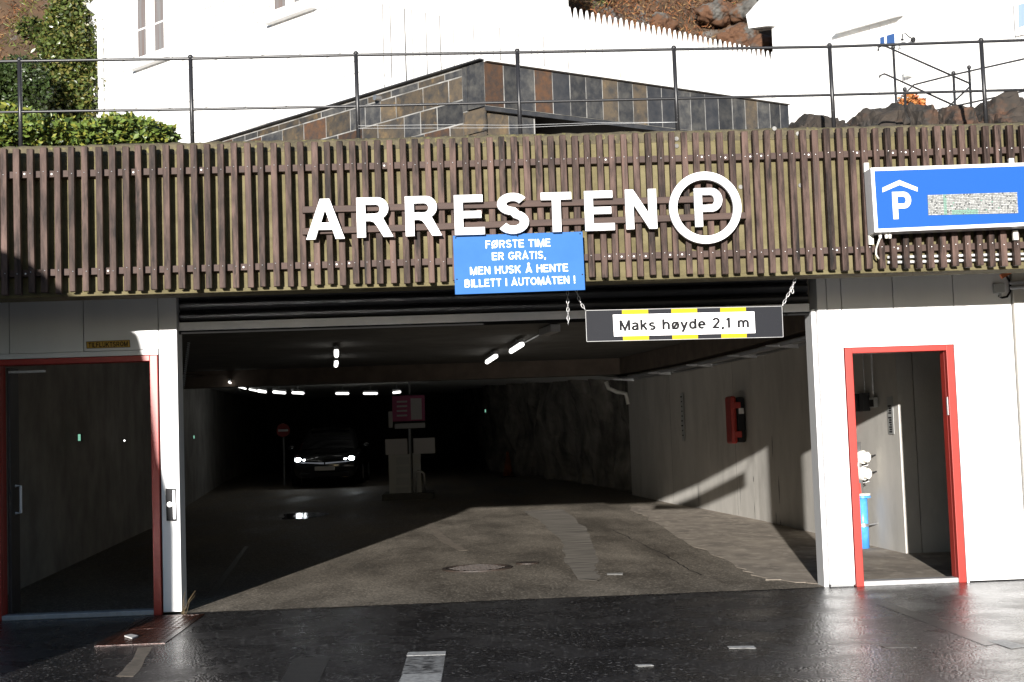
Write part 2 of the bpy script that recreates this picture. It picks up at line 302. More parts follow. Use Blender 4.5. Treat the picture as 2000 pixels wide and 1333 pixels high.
# slightly ragged front edge of the old asphalt where the street joint runs
edge = []
for i in range(61):
    x = -2.4 + 5.75*i/60; edge.append((x, .02 + .03*random.random() + .012*math.sin(x*2.1), .0036))
bmf = bmesh.new(); a = [bmf.verts.new(p) for p in edge]; b = [bmf.verts.new((p[0], .11, .0036)) for p in edge]
for i in range(60): bmf.faces.new((a[i], a[i+1], b[i+1], b[i]))
obj('floor_edge', bmf, M['floor'], floor)
def zpoly(pts, z, jit=0, sub=1):
    P = [PZ(x, y, 0) for x, y in pts]; out = []
    for i, p in enumerate(P):
        q = P[(i+1) % len(P)]
        for k in range(sub):
            r = lerp(p, q, k/sub); out.append((r.x+random.uniform(-jit, jit), r.y+random.uniform(-jit, jit), z))
    return out
WALL = [(4.97,2.785),(4.85,5.87),(4.76,9.0),(4.50,12.95),(3.90,17.45)]
ap = zpoly([(1612,1144),(1500,1134),(1440,1110),(1335,1056),(1265,1012),(1235,996)], .009, .06, 7)
ap = ap[:-6] + [(3.95,17.4,.009),(4.56,12.95,.009),(4.82,9,.009),(4.92,5.87,.009),(5.03,2.80,.009),(6.6,2.8,.009),(6.6,.13,.009),(3.40,.13,.009)]
bma = S(ap, (0,0,-.05)); bmesh.ops.triangulate(bma, faces=bma.faces)
struct('concrete_apron', bma, M['apron'])
def marking(name, pts, m, z=.002, jit=0, sub=1, parent=street):
    bmm = S(zpoly(pts, z, jit, sub), (0,0,-.0014)); bmesh.ops.triangulate(bmm, faces=bmm.faces); return obj(name, bmm, m, parent)
marking('painted_mark', [(797,1276),(871,1274),(862,1333),(779,1336)], M['paint_worn'])
marking('painted_mark', [(797,1275),(871,1273),(870,1280),(794,1282)], M['paint'], z=.0035)
marking('painted_mark', [(787,1318),(864,1316),(860,1336),(776,1338)], M['paint'], z=.0035)
marking('painted_mark', [(575,1286),(646,1283),(618,1340),(540,1345)], M['paint_faint'])
marking('painted_mark', [(1420,1263),(1472,1262),(1477,1267),(1424,1267)], M['paint'])
marking('painted_mark', [(1240,1299),(1272,1298),(1277,1301),(1246,1302)], M['paint'])
marking('painted_mark', [(1715,1260),(1770,1259),(1790,1265),(1730,1266)], M['paint_faint'])
marking('painted_mark', [(1712,1180),(1735,1178),(1960,1256),(1925,1262)], M['paint_faint'])
marking('painted_mark', [(1930,1253),(1962,1251),(2005,1264),(1975,1268)], M['paint'], z=.0035)
marking('painted_mark', [(270,1266),(298,1264),(278,1300),(262,1322),(228,1321),(255,1292)], M['paint_old'], jit=.008, sub=3)
marking('concrete_patch', [(372,1182),(394,1177),(385,1194),(352,1196)], M['paint_old'], jit=.01, sub=3)
marking('concrete_patch', [(1014,994),(1096,992),(1140,1030),(1165,1072),(1162,1112),(1172,1136),(1135,1134),(1108,1098),(1098,1062),(1060,1022)], M['pale_patch'], z=.006, jit=.035, sub=7, parent=floor)
for a, b_ in (((838,1024),(858,1043)), ((852,1044),(878,1060)), ((862,1054),(905,1076))):
    marking('painted_mark', [(a[0]-8,a[1]),(a[0]+10,a[1]-1),(b_[0]+8,b_[1]),(b_[0]-8,b_[1]+1)], M['paint_old'], z=.006+random.random()*.002, jit=.012, sub=3, parent=floor)
marking('painted_mark', [(1185,1121),(1217,1120),(1216,1124),(1186,1124)], M['paint'], z=.006, parent=floor)
marking('painted_mark', [(400,1170),(415,1168),(486,1068),(478,1068)], M['paint_faint'], z=.006, parent=floor)
# long cracks in the floor
def crack(pts, wd, z, parent):
    bmk = bmesh.new(); P = []
    for i in range(len(pts)-1):
        a, b_ = PZ(*pts[i]), PZ(*pts[i+1])
        for k in range(8): P.append(lerp(a, b_, k/8) + V(random.uniform(-.02,.02), random.uniform(-.05,.05), 0))
    L = [bmk.verts.new((p.x-wd*random.uniform(.2,1), p.y, z)) for p in P]; R_ = [bmk.verts.new((p.x+wd*random.uniform(.2,1), p.y, z)) for p in P]
    for i in range(len(P)-1): bmk.faces.new((L[i], R_[i], R_[i+1], L[i+1]))
    return obj('crack', bmk, M['black'], parent)
crack([(1195,1036),(1260,1066),(1330,1103),(1372,1128)], .011, .0065, floor)
crack([(1330,1044),(1385,1047),(1440,1043)], .009, .0125, floor)
# manhole, valve cover, rusty hatch
def disc(cx, cy, r, z0, z1, n=40, bm=None):
    bm = bm or bmesh.new(); slab(bm, [(cx+r*math.cos(2*math.pi*i/n), cy+r*math.sin(2*math.pi*i/n), z0) for i in range(n)], (0,0,z1-z0)); return bm
mc = PZ(932,1112)
mh = thing('manhole_cover', 'round rusty iron manhole cover set in the garage floor', 'manhole cover', (mc.x, mc.y, .012))
R0 = .385
bmr = bmesh.new(); n = 48
for i in range(n):
    a0, a1 = 2*math.pi*i/n, 2*math.pi*(i+1)/n
    quad_box(bmr, [V(mc.x+r*math.cos(a), mc.y+r*math.sin(a), z) for z in (.005,.02) for r, a in ((R0-.045,a0),(R0,a0),(R0,a1),(R0-.045,a1))])
bmesh.ops.remove_doubles(bmr, verts=bmr.verts, dist=1e-5); obj('frame_ring', bmr, M['iron'], mh)
obj('lid', disc(mc.x, mc.y, R0-.055, .004, .014), M['iron'], mh)
bmr = bmesh.new()
for i in range(-4, 5):
    for j in range(-4, 5):
        x, y = i*.07+(j % 2)*.035, j*.07
        if math.hypot(x, y) < R0-.09: box(bmr, mc.x+x-.022, mc.x+x+.022, mc.y+y-.012, mc.y+y+.012, .013, .021)
obj('tread', bmr, M['iron'], mh)
vc = PZ(1030,1102)
tag(obj('valve_cover', disc(vc.x, vc.y, .13, .005, .019, 24), M['iron']), 'small round iron valve cover just beyond the manhole', 'valve cover')
ha = [PZ(*q) for q in ((190,1262),(312,1260),(405,1200),(283,1203))]
hx0, hx1, hy0, hy1 = -2.67, -2.15, -1.80, -.10
hat = thing('steel_hatch', 'wet rusty steel hatch in the street beside the left pillar', 'hatch', (-2.4,-.95,0))
for k in range(2):
    y0 = hy0+.05+k*.82; obj('cover_plate', B((hx0+.05,hx1-.05,y0,y0+.78,.0005,.004)), M['rust'], hat, bevel=.003)
    bmr = bmesh.new()
    for i in range(9):
        for j in range(16):
            x, y = hx0+.08+i*.045, y0+.03+j*.048; bar(bmr, (x,y,.0045), (x+.022,y+(.02 if (i+j)%2 else -.02),.0045), .008, .003)
    obj('tread', bmr, M['rust'], hat)
obj('hatch_frame', B((hx0,hx0+.045,hy0,hy1,0,.006),(hx1-.045,hx1,hy0,hy1,0,.006),(hx0+.045,hx1-.045,hy0,hy0+.045,0,.006),(hx0+.045,hx1-.045,hy1-.045,hy1,0,.006)), M['rust'], hat)
tag(obj('paper_scrap', S(zpoly([(243,1246),(256,1243),(270,1246),(258,1251)], .018, 0), (0,0,-.010)), M['paper']), 'small white scrap of litter on the rusty hatch', 'litter')

# ------------------------------------------------------------------ hillside and terrace (structure)
ZT, ZB, YF = 3.905, 2.674, -1.178
def hz_(x, y):
    base = 3.86 if y < 8.2 else 3.86 + (y-8.2)*1.08
    if y > 8.2: base += .55*math.sin(x*.8+y*.5)*min(1,(y-8.2)/2) + .4*math.sin(x*1.9-y*1.3) + random.uniform(-.16,.16)
    if y < 8.2 and x > 4.0: base += min(1.2, max(0, (y-1.0))*.25)
    return min(base, 40)
hill = struct('hillside', grid(-40, 40, -.88, 42, 150, 100, hz_), M['hill'], smooth=True)

# ------------------------------------------------------------------ garage shell
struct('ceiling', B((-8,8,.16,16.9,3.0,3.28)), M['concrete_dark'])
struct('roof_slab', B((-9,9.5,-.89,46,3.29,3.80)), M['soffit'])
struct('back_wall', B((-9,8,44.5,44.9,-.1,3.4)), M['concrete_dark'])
def wall_run(pts, th, z0, z1, side):
    bm = bmesh.new()
    for i in range(len(pts)-1):
        a, b_ = Vector((*pts[i],0)), Vector((*pts[i+1],0)); d = (b_-a).normalized(); nn = V(d.y*side, -d.x*side, 0)*th
        quad_box(bm, [a+V(0,0,z0), b_+V(0,0,z0), b_+nn+V(0,0,z0), a+nn+V(0,0,z0), a+V(0,0,z1), b_+V(0,0,z1), b_+nn+V(0,0,z1), a+nn+V(0,0,z1)])
    return bm
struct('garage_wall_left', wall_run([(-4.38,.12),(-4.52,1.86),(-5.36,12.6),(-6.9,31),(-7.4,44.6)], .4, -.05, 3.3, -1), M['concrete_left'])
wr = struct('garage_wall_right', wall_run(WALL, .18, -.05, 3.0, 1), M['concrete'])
struct('garage_wall_return', B((5.16,7.0,2.787,3.0,-.05,3.0),(6.6,6.8,.11,2.787,-.05,3.0)), M['concrete'])
# formwork board joints and dark weep cracks on the right wall
def wallpt(t):   # t = y position -> point on wall face
    for i in range(len(WALL)-1):
        if WALL[i][1] <= t <= WALL[i+1][1]:
            k = (t-WALL[i][1])/(WALL[i+1][1]-WALL[i][1]); return V(lerp(WALL[i][0],WALL[i+1][0],k), t, 0)
    return V(*WALL[-1], 0)
def on_wall(px, py):  # pixel -> point on the right wall face
    lo, hi = 2.8, 17.4
    for _ in range(50):
        m = (lo+hi)/2
        if PY(px, py, m).x > wallpt(m).x: hi = m
        else: lo = m
    return PY(px, py, m)
for (x, y0, y1, wd) in ((1508,850,893,.012),(1521,930,985,.012),(1516,1000,1024,.014),(1525,1015,1027,.012),(1364,946,991,.012),(1445,930,998,.006),(1472,930,942,.014),(1474,980,1016,.008),(1291,970,980,.02)):
    a, b_ = on_wall(x, y0), on_wall(x+(y1-y0)*.04, y1); nn = V(-.004,0,0); bm = bmesh.new()
    L = []; n_ = 7
    for i in range(n_):
        p = lerp(a, b_, i/(n_-1)); h_ = wd*math.sin(math.pi*(i+.3)/(n_-.3))*random.uniform(.6,1.2); L.append((bm.verts.new(p+nn+V(0,-h_*1.6,0)), bm.verts.new(p+nn+V(0,h_*1.6,0))))
    for i in range(n_-1): bm.faces.new((L[i][0], L[i][1], L[i+1][1], L[i+1][0]))
    obj('weep_crack', bm, M['black'], wr)
for yy in (5.9, 10.2, 14.4):
    p = wallpt(yy); obj('board_joint', B((p.x-.0015,p.x+.01,yy-.004,yy+.004,.03,2.98)), M['concrete_dark'], wr)
# cross beam
struct('ceiling_beam', B((-8,8,16.9,17.4,2.66,3.28)), M['concrete_red'])
wb = wall_run(WALL, -.30, 2.66, 2.995, 1); struct('wall_head_beam', wb, M['concrete_red'])
# corrugated vault beyond the beam
bm = bmesh.new(); rows = []
nx = 15
for j in range(420):
    y = 17.45 + j*.065; row = []
    for i in range(nx):
        x = -8 + 14.5*i/(nx-1); z = 2.92 + max(0, y-17.4)*.012 - .012*max(0, x+1)**2 + (.022 if (j//2) % 2 else -.022); row.append(bm.verts.new((x, y+x*.12, z)))
    rows.append(row)
for j in range(419):
    for i in range(nx-1): bm.faces.new((rows[j][i], rows[j][i+1], rows[j+1][i+1], rows[j+1][i]))
struct('corrugated_ceiling', bm, M['corrugated'])
# rock wall
bm = bmesh.new(); rows = []
from mathutils import noise as mn
for j in range(70):
    t = j/69; y = 17.5 + t*27; x = 4.0 - 2.9*min(1, t*1.9) - .4*t; row = []
    for i in range(26):
        z = -.1 + 3.3*i/25; q = mn.fractal(V(y*.7, z*.45, 3.1), 1, 2, 5)*.55 + abs(mn.noise(V(y*1.8, z*.5, 9)))*.35
        row.append(bm.verts.new((x + .35 - .10*z + q*.7, y, z)))
    rows.append(row)
for j in range(69):
    for i in range(25): bm.faces.new((rows[j][i], rows[j+1][i], rows[j+1][i+1], rows[j][i+1]))
struct('rock_wall', bm, M['rock'])
# cable tray
tray = thing('cable_tray', 'grey steel cable tray on brackets along the concrete wall', 'cable tray', (4.7,9,2.5))
def wl(y, dx, z): p = wallpt(y); return V(p.x+dx, y, z)
bm = bmesh.new(); prev = None
for y in (3.2, 5.87, 9.0, 12.95, 17.2):
    p = wl(y, -.16, 2.56)
    if prev is not None: bar(bm, prev+V(.15,0,0), p+V(.15,0,0), .02, .07); bar(bm, prev, p, .20, .012); bar(bm, prev+V(-.11,0,0), p+V(-.11,0,0), .012, .05)
    prev = p
obj('rail', bm, M['steel'], tray)
for y in (4.4, 6.4, 8.7, 11.4, 14.2, 16.9):
    p = wl(y, 0, 2.50); bm = bmesh.new(); slab(bm, [p+V(-.01,0,0), p+V(-.46,0,.045), p+V(-.46,0,.06), p+V(-.01,0,.06)], (0,.045,0)); obj('bracket', bm, M['alu'], tray)
el = [on_wall(1206,745)+V(-.25,0,0), on_wall(1208,758)+V(-.22,0,0), on_wall(1216,766)+V(-.12,0,0), on_wall(1224,769)+V(-.02,0,0), on_wall(1228,790)+V(-.01,0,0)]
tag(obj('drain_pipe', T(el, .045, 10), M['offwhite'], smooth=True), 'pale bent drain pipe at the far end of the concrete wall', 'pipe')
# emergency cabinet on the wall
ec = on_wall(1452,820); s_ = (12.3+ec.y)/2700
cab = thing('extinguisher_cabinet', 'red and black plastic fire extinguisher cabinet on the concrete wall', 'extinguisher cabinet', ec)
z0, z1 = ec.z-.36, ec.z+.36; x1 = ec.x-.012; y0, y1 = ec.y-.2, ec.y+.22
obj('back_shell', B((x1-.13,x1,y0,y1,z0,z1)), M['black'], cab, bevel=.03)
dr = obj('front_cover', B((x1-.23,x1-.135,y0-.01,y1+.01,z0-.02,z1+.02)), M['red'], cab, bevel=.035)
for zz in (z0+.13, z1-.13): obj('latch', B((x1-.19,x1-.07,y0-.03,y0-.002,zz-.05,zz+.05)), M['red'], cab, bevel=.008)
obj('label_sticker', B((x1-.10,x1-.02,y0-.005,y0-.001,z1-.27,z1-.18)), M['paper'], cab)
for (xx, ya, yb, nm, lb) in ((1331,768,862,'notice_plate','tall faint grey notice plate on the shaded concrete wall'),):
    a, b_ = on_wall(xx,ya), on_wall(xx+1,yb); o = tag(obj(nm, B((a.x-.012,a.x-.002,a.y-.17,a.y+.17,b_.z,a.z)), M['kiosk']), lb, 'notice')
    bm = bmesh.new()
    for i in range(9):
        z = lerp(a.z, b_.z, (i+.8)/10); box(bm, a.x-.014, a.x-.0125, a.y-.10, a.y+.10*random.uniform(.2,1), z-.012, z+.012)
    obj('print', bm, M['ink'], o)

# ------------------------------------------------------------------ lamps
def lamp(a, b_, label, group, r=.055, cond=None):
    a, b_ = Vector(a), Vector(b_); mid = (a+b_)/2
    t = thing('fluorescent_lamp', label, 'ceiling lamp', mid, group)
    bm = bmesh.new(); bar(bm, a+V(0,0,.06), b_+V(0,0,.06), r*2.0, .05); obj('housing', bm, M['grey_metal'], t)
    d = (b_-a).normalized(); obj('diffuser', T([a, a+d*.03, b_-d*.03, b_], [r*.6, r, r, r*.6], 10), M['lamp'], t, smooth=True)
    obj('hanger', T([mid+V(0,0,.08), mid+V(0,0,.14 if mid.y<17 else .2)], .012, 6), M['grey_metal'], t)
def pl(x, y, z=2.86): return PZ(x, y, z)
lamp(pl(657,687), pl(657,695), 'nearer glowing ceiling lamp seen end-on above the dark car', 'ceiling lamps', .038)
lamp(pl(657,708.5), pl(656,714.5), 'farther glowing ceiling lamp seen end-on above the dark car', 'ceiling lamps', .038)
lamp(pl(998,687), pl(1020,673), 'nearer of two slanting ceiling lamps behind the height sign', 'ceiling lamps', .038)
lamp(pl(951,708), pl(969,696), 'farther of two slanting ceiling lamps behind the height sign', 'ceiling lamps', .038)
ord_ = ['first','second','third','fourth','fifth','sixth','seventh','eighth','ninth','tenth']
for i, (p, q) in enumerate([((447,747),(457,751)),((459,752),(468,757)),((470,757),(480,760)),((487,761),(502,764)),((504,764),(519,766)),((534,766),(557,768)),((571,767.5),(593,768.5)),((656,769),(681,769)),((710,769),(737,769)),((768,767.5),(782,766))]):
    lamp(pl(*p, 2.74), pl(*q, 2.74), ord_[i]+' lamp from the left in the arc of small lamps deep in the tunnel', 'tunnel lamps', .018 if i < 4 else .032)
# unlit lamp box on ceiling near the right pair
a, b_ = pl(1062,650,2.93), pl(1085,641,2.93); bm = bmesh.new(); bar(bm, a, b_, .14, .10); tag(obj('ceiling_box', bm, M['steel']), 'small grey unlit box on the ceiling beside the height sign', 'ceiling box')
tag(obj('ceiling_conduit', T([pl(1062,650,2.97), pl(1020,672,2.97)], .012, 6), M['grey_metal']), 'thin dark conduit running to the slanting ceiling lamps', 'conduit')
for (x, y, lb, Y_) in ((155,855,'glowing green exit sign on the dark left wall',5.5),(948,803,'tiny green exit light deep in the tunnel by the rock wall',27),(379,854,'tiny green light in the dark beside the left pillar',20)):
    p = PY(x, y, Y_); s2 = (Y_+12.3)/2700; k = 4.2 if x == 155 else 1.9
    o = thing('exit_light', lb, 'exit sign', p)
    obj('case', B((p.x-k*s2*.8,p.x+k*s2*.8,p.y,p.y+.05,p.z-k*s2*1.8,p.z+k*s2*1.8)), M['black'], o); obj('lit_face', B((p.x-k*s2*.55,p.x+k*s2*.55,p.y-.006,p.y-.001,p.z-k*s2*1.5,p.z+k*s2*1.5)), M['green_light'], o)
p = PY(243,861,9.0); bm = bmesh.new(); sphere(bm, p, .014, 10); tag(obj('wall_lamp', bm, M['lamp'], smooth=True), 'small bright white lamp seen through the left doorway', 'lamp')

# ------------------------------------------------------------------ car
def car(cx, yf, z, ang):
    t = thing('parked_car', 'black car with lit headlights facing out of the tunnel', 'car', (cx, yf+2.2, z))
    W = .94
    # stations: y from front, list of (x fraction, z)
    def prof(y):
        k = min(1, max(0, y/.5)); taper = .86+.14*k
        zt = .74+.20*min(1, (y/1.25))**.7 if y < 1.3 else (.98 if y < 3.9 else .98-.05*(y-3.9))
        return [(.0,.20),(.80*taper,.20),(.93*taper,.28),(1.0*taper,.50),(.99*taper,.68),(.93*taper,zt-.06),(.80*taper,zt-.01),(.0,zt+.025)]
    st = [0,.03,.12,.3,.6,1.0,1.3,1.8,2.6,3.4,3.9,4.25,4.4]
    bm = bmesh.new(); rings = []
    for y in st:
        pr = prof(y); sh = 1.0
        if y == 0: pr = [(a*.94, .30+(b_-.30)*.88) if b_ < .9 else (a, b_) for a, b_ in pr]
        full = [(a*W, b_) for a, b_ in pr] + [(-a*W, b_) for a, b_ in pr[-2:0:-1]]
        rings.append([bm.verts.new((cx+a, yf+y+.10*(abs(a)/W)**2*(1 if y < .5 else 0), z+b_)) for a, b_ in full])
    n_ = len(rings[0])
    for i in range(len(st)-1):
        for k in range(n_): bm.faces.new((rings[i][k], rings[i][(k+1)%n_], rings[i+1][(k+1)%n_], rings[i+1][k]))
    bm.faces.new(rings[0]); bm.faces.new(rings[-1][::-1])
    obj('body', bm, M['carpaint'], t, smooth=True, bevel=0)
    # greenhouse
    bm = bmesh.new(); r2 = []
    for y, zt, hw, hb in ((1.25,.97,.80,.80),(1.55,1.16,.75,.80),(2.05,1.47,.64,.80),(2.5,1.535,.63,.80),(3.3,1.50,.62,.80),(4.0,1.20,.66,.78),(4.25,1.0,.70,.76)):
        r2.append([bm.verts.new((cx+a, yf+y, z+b_)) for a, b_ in ((-hb,.93),(-hw-.01,zt-.05),(-hw+.12,zt),(0,zt+.02),(hw-.12,zt),(hw+.01,zt-.05),(hb,.93))])
    for i in range(len(r2)-1):
        for k in range(6): bm.faces.new((r2[i][k], r2[i][k+1], r2[i+1][k+1], r2[i+1][k]))
    obj('cabin_glass', bm, M['carglass'], t, smooth=True)
    bm = bmesh.new(); r3 = [[bm.verts.new((cx+a, yf+y, z+zt+.012+(.02 if a == 0 else 0))) for a in (-.54,0,.54)] for y, zt in ((2.0,1.455),(2.5,1.535),(3.3,1.50))]
    for i in range(2):
        for k in range(2): bm.faces.new((r3[i][k], r3[i][k+1], r3[i+1][k+1], r3[i+1][k]))
    obj('roof', bm, M['carpaint'], t, smooth=True)
    for s in (-1, 1):
        bm = bmesh.new(); sphere(bm, V(cx+s*.70, yf+.07, z+.70), .07, 12, 1.25, .5, .85); obj('headlight', bm, M['headlamp'], t, smooth=True)
        bm = bmesh.new(); sphere(bm, V(cx+s*.545, yf+.03, z+.69), .035, 8, 1.2, .5, .6); obj('inner_lamp', bm, M['headlamp'], t, smooth=True)
        bm = bmesh.new(); slab(bm, [(cx+s*.02,yf-.012,z+.565),(cx+s*.66,yf+.045,z+.615),(cx+s*.66,yf+.045,z+.635),(cx+s*.02,yf-.012,z+.61)], (0,.03,0)); obj('light_strip', bm, M['drl'], t)
        bm = bmesh.new(); sphere(bm, V(cx+s*1.02, yf+1.45, z+1.02), .10, 10, 1.0, .5, .75); obj('mirror', bm, M['carpaint'], t, smooth=True)
        for yy in (.85, 3.5):
            bm = bmesh.new(); tube(bm, [(cx+s*.74,yf+yy,z+.33),(cx+s*.95,yf+yy,z+.33)], .33, 20); wh = obj('wheel', bm, M['tyre'], t)
            bm = bmesh.new(); tube(bm, [(cx+s*.945,yf+yy,z+.33),(cx+s*.958,yf+yy,z+.33)], .21, 16); obj('rim', bm, M['grey_metal'], wh)
    obj('number_plate', B((cx-.26,cx+.26,yf-.035,yf-.012,z+.40,z+.51)), M['paper'], t)
    obj('lower_grille', B((cx-.62,cx+.62,yf-.02,yf+.05,z+.235,z+.35)), M['black'], t, bevel=.01)
pc = PY(634,897,24.6); car(pc.x, 24.55, pc.z-.70, 0)
pud = [(-2.9+.42*math.cos(a)*(1+.25*math.sin(3*a+1)), 14.9+.95*math.sin(a)*(1+.2*math.cos(2*a))) for a in [2*math.pi*k/36 for k in range(36)]]
bm = S([(x, max(y, 14.01), .009+.02*(max(y, 14.01)-14)) for x, y in pud], (0,0,-.004)); tag(obj('puddle', bm, mat('still_water', (.012,.012,.012), .11)), 'small puddle on the garage floor catching the headlight reflection', 'puddle')
# no-entry sign
p = PY(553,841,27); t = thing('no_entry_sign', 'round red no-entry sign in the dark left of the car', 'road sign', p)
bm = bmesh.new(); tube(bm, [p, p+V(0,.015,0)], .19, 28); obj('disc', bm, mat('dull_red_sign',(.22,.02,.016),.6), t)
obj('white_bar', B((p.x-.14,p.x+.14,p.y-.006,p.y-.001,p.z-.03,p.z+.03)), M['paper2'], t); obj('pole', T([V(p.x,p.y+.05,fz(27)), V(p.x,p.y+.05,p.z+.2)], .025), M['grey_metal'], t)

# ------------------------------------------------------------------ pay station
Yk = 18.9; kb = fz(Yk)
def K(x, y, dy=0): return PY(x, y, Yk+dy)
ks = thing('pay_station', 'grey ticket machines with a magenta sign on the island inside', 'ticket machine', K(795,985))
def kbox(x0, x1, y0, y1, d0, d1, m, nm, par=ks, bev=.006, floorz=False):
    a, b_ = K(x0, y1, d0), K(x1, y0, d0); return obj(nm, B((a.x, b_.x, Yk+d0, Yk+d1, kb if floorz else a.z, b_.z)), m, par, bevel=bev)
a, b_ = K(748,985), K(848,985)
obj('island', B((a.x,b_.x,Yk-.35,Yk+1.3,kb-.05,kb+.13)), M['concrete_dark'], ks, bevel=.02)
m1 = kbox(761,801,888,975,0,.45,M['kiosk2'],'cabinet', floorz=True)
for y in (893,911,933,952): kbox(774,799,y,y+15,-.012,-.002,M['grey_metal'],'door_panel',m1,.003)
kbox(808,821,885,972,.1,.5,M['kiosk2'],'cabinet', floorz=True)
kbox(753,795,857,889,-.06,-.05,M['paper2'],'paper_notice',bev=0); kbox(808,849,855,887,-.03,-.02,M['paper2'],'paper_notice',bev=0)
s1 = kbox(767,829,772,824,.05,.13,M['pink'],'sign_panel'); kbox(803,823,778,820,.042,.048,M['paper2'],'poster',s1,0); kbox(771,830,826,838,.04,.13,M['kiosk2'],'caption_strip')
for i in range(4): kbox(775,795,783+i*9,787+i*9,.040,.046,M['paper2'],'print_line',s1,0)
obj('sign_post', T([K(800,838,.2), V(K(800,838,.2).x, Yk+.2, kb+.1)], .03), M['grey_metal'], ks)
obj('sign_post', T([K(800,770,.2), V(K(800,770,.2).x, Yk+.2, 2.85)], .02), M['grey_metal'], ks)
kbox(759,766,804,836,.06,.12,M['kiosk2'],'side_box')
hp = K(812,925,-.2); hq = K(825,930,-.2); obj('guard_rail', T([V(hp.x,hp.y,kb), hp, hp+V(.04,0,.05), hq+V(0,0,.09), hq+V(.04,0,.04), V(hq.x+.05,hq.y,kb)], .025), M['steel'], ks, smooth=True)
co_ = K(992,905,8); 
t = thing('traffic_cone', 'dim orange cone standing beside the tunnel rock wall', 'cone', co_)
zc = fz(Yk+8); bm = bmesh.new(); tube(bm, [V(co_.x,co_.y,zc+.03), V(co_.x,co_.y,zc+.72)], [.15,.03], 16); obj('cone_body', bm, mat('cone_orange',(.20,.05,.008),.5), t, smooth=True); obj('base', B((co_.x-.2,co_.x+.2,co_.y-.2,co_.y+.2,zc,zc+.03)), M['black'], t)

# ------------------------------------------------------------------ facade walls
XL0 = -7.0
fl = {'r': PY(312,940,0).x, 'l': PY(-14,960,0).x, 't': PY(302,694,0).z}
fr = {'l': PY(1661,915,0).x, 'r': PY(1874,905,0).x, 't': PY(1752,677,0).z}
PLX = PY(350,900,0).x           # right edge of left pillar
PRX = PY(1611,900,0).x          # left front edge of right pillar
TOPZ = 3.285; G_ = .006
lw = thing('facade_wall', 'white panelled wall left of the garage opening', 'wall', (-3.5,0,0))
def panel(par, x0, x1, z0, z1): return obj('panel', B((x0+G_/2,x1-G_/2,0,.07,z0,z1)), M['panel'], par, bevel=.004)
sx = [PY(18,640,0).x, PY(163,640,0).x, PY(309,640,0).x]
panel(lw, XL0, fl['l']-.045, .02, TOPZ); panel(lw, fl['l']-.045, sx[0] if sx[0] > fl['l'] else fl['l']+.1, fl['t']+.05, TOPZ)
panel(lw, max(sx[0], fl['l']+.1), sx[1], fl['t']+.05, TOPZ); panel(lw, sx[1], sx[2], fl['t']+.05, TOPZ)
obj('pillar', B((sx[2]+G_/2, PLX, -.004, .24, .02, TOPZ)), M['panel'], lw, bevel=.006)
obj('head_trim', B((fl['l']-.04, sx[2]-G_, -.012, .07, fl['t']+.004, fl['t']+.046)), M['panel'], lw)
obj('backing', B((XL0,fl['l']-.02,.075,.12,0,TOPZ),(fl['l']-.02,sx[2],.075,.12,fl['t']+.01,TOPZ)), M['grey_metal'], lw)
rw = thing('facade_wall', 'white panelled wall right of the garage opening around the narrow red doorway', 'wall', (4.2,0,0))
XE = PY(1982,700,0).x
sxr = [PY(1612,600,0).x, PY(1745,600,0).x, PY(1872,600,0).x]
obj('pillar', B((PRX, sxr[0]-G_/2+.015, -.004, .26, .02, TOPZ)), M['panel'], rw, bevel=.006)
panel(rw, sxr[0]+.015, fr['l']-.005, .02, TOPZ) if fr['l']-sxr[0] > .06 else None
panel(rw, fr['l']-.005, sxr[1], fr['t']+.03, TOPZ); panel(rw, sxr[1], fr['r']+.03, fr['t']+.03, TOPZ); panel(rw, fr['r']+.03, XE, .03, TOPZ)
obj('backing', B((PRX+.02,fr['l'],.075,.12,0,TOPZ),(fr['l'],fr['r'],.075,.12,fr['t']+.01,TOPZ),(fr['r'],XE,.075,.12,0,TOPZ)), M['grey_metal'], rw)
obj('door_guide', B((PRX-.045,PRX-.004,.05,.28,.0,2.50)), M['alu'], rw, bevel=.004)
obj('base_trim', B((fr['r']+.035,XE,-.008,-.001,.012,.05)), M['panel'], rw)
tag(obj('concrete_wall', B((XE+.006,9.5,-.04,.4,-.05,TOPZ)), M['concrete']), 'bare concrete wall at the right edge beside the white panels', 'wall')
def door_frame(d, label, loc):
    t = thing('door_frame', label, 'door frame', loc)
    w_ = .068
    for s, x in ((1, d['l']), (-1, d['r'])):
        x0, x1 = (x, x+w_) if s > 0 else (x-w_, x)
        j = obj('jamb', B((x0,x1,-.014,.05,.0,d['t'])), M['red'], t, bevel=.004)
        obj('rebate', B((x0+(.012 if s>0 else 0),x1-(0 if s>0 else .012),.056,.16,.0,d['t']-.02)), M['red'], j, bevel=.003)
        obj('seal', B((x0+.012,x1-.012,.05,.056,.0,d['t']-.03)), M['black'], j)
    obj('head', B((d['l']+w_,d['r']-w_,-.0145,.05,d['t']-w_*.75,d['t'])), M['red'], t, bevel=.004)
    obj('head_rebate', B((d['l']+w_,d['r']-w_,.056,.16,d['t']-w_*.75,d['t']-.02)), M['red'], t)
    obj('threshold', B((d['l']+w_,d['r']-w_,-.01,.13,.0,.045)), M['alu2'], t, bevel=.008)
    return t
ldf = door_frame(fl, 'wide red door frame left of the garage opening', (-3.2,0,0))
rdf = door_frame(fr, 'narrow red door frame in the right white wall', (4.1,0,0))
obj('strike_plate', B((fr['r']-.072,fr['r']-.0685,.02,.045,1.50,1.66)), M['alu'], rdf)
obj('architrave', B((fr['l']-.02,fr['r']+.022,-.02,-.0045,fr['t']+.003,fr['t']+.026),(fr['r']+.004,fr['r']+.024,-.02,-.0045,.0,fr['t']+.003)), M['panel'], rdf)
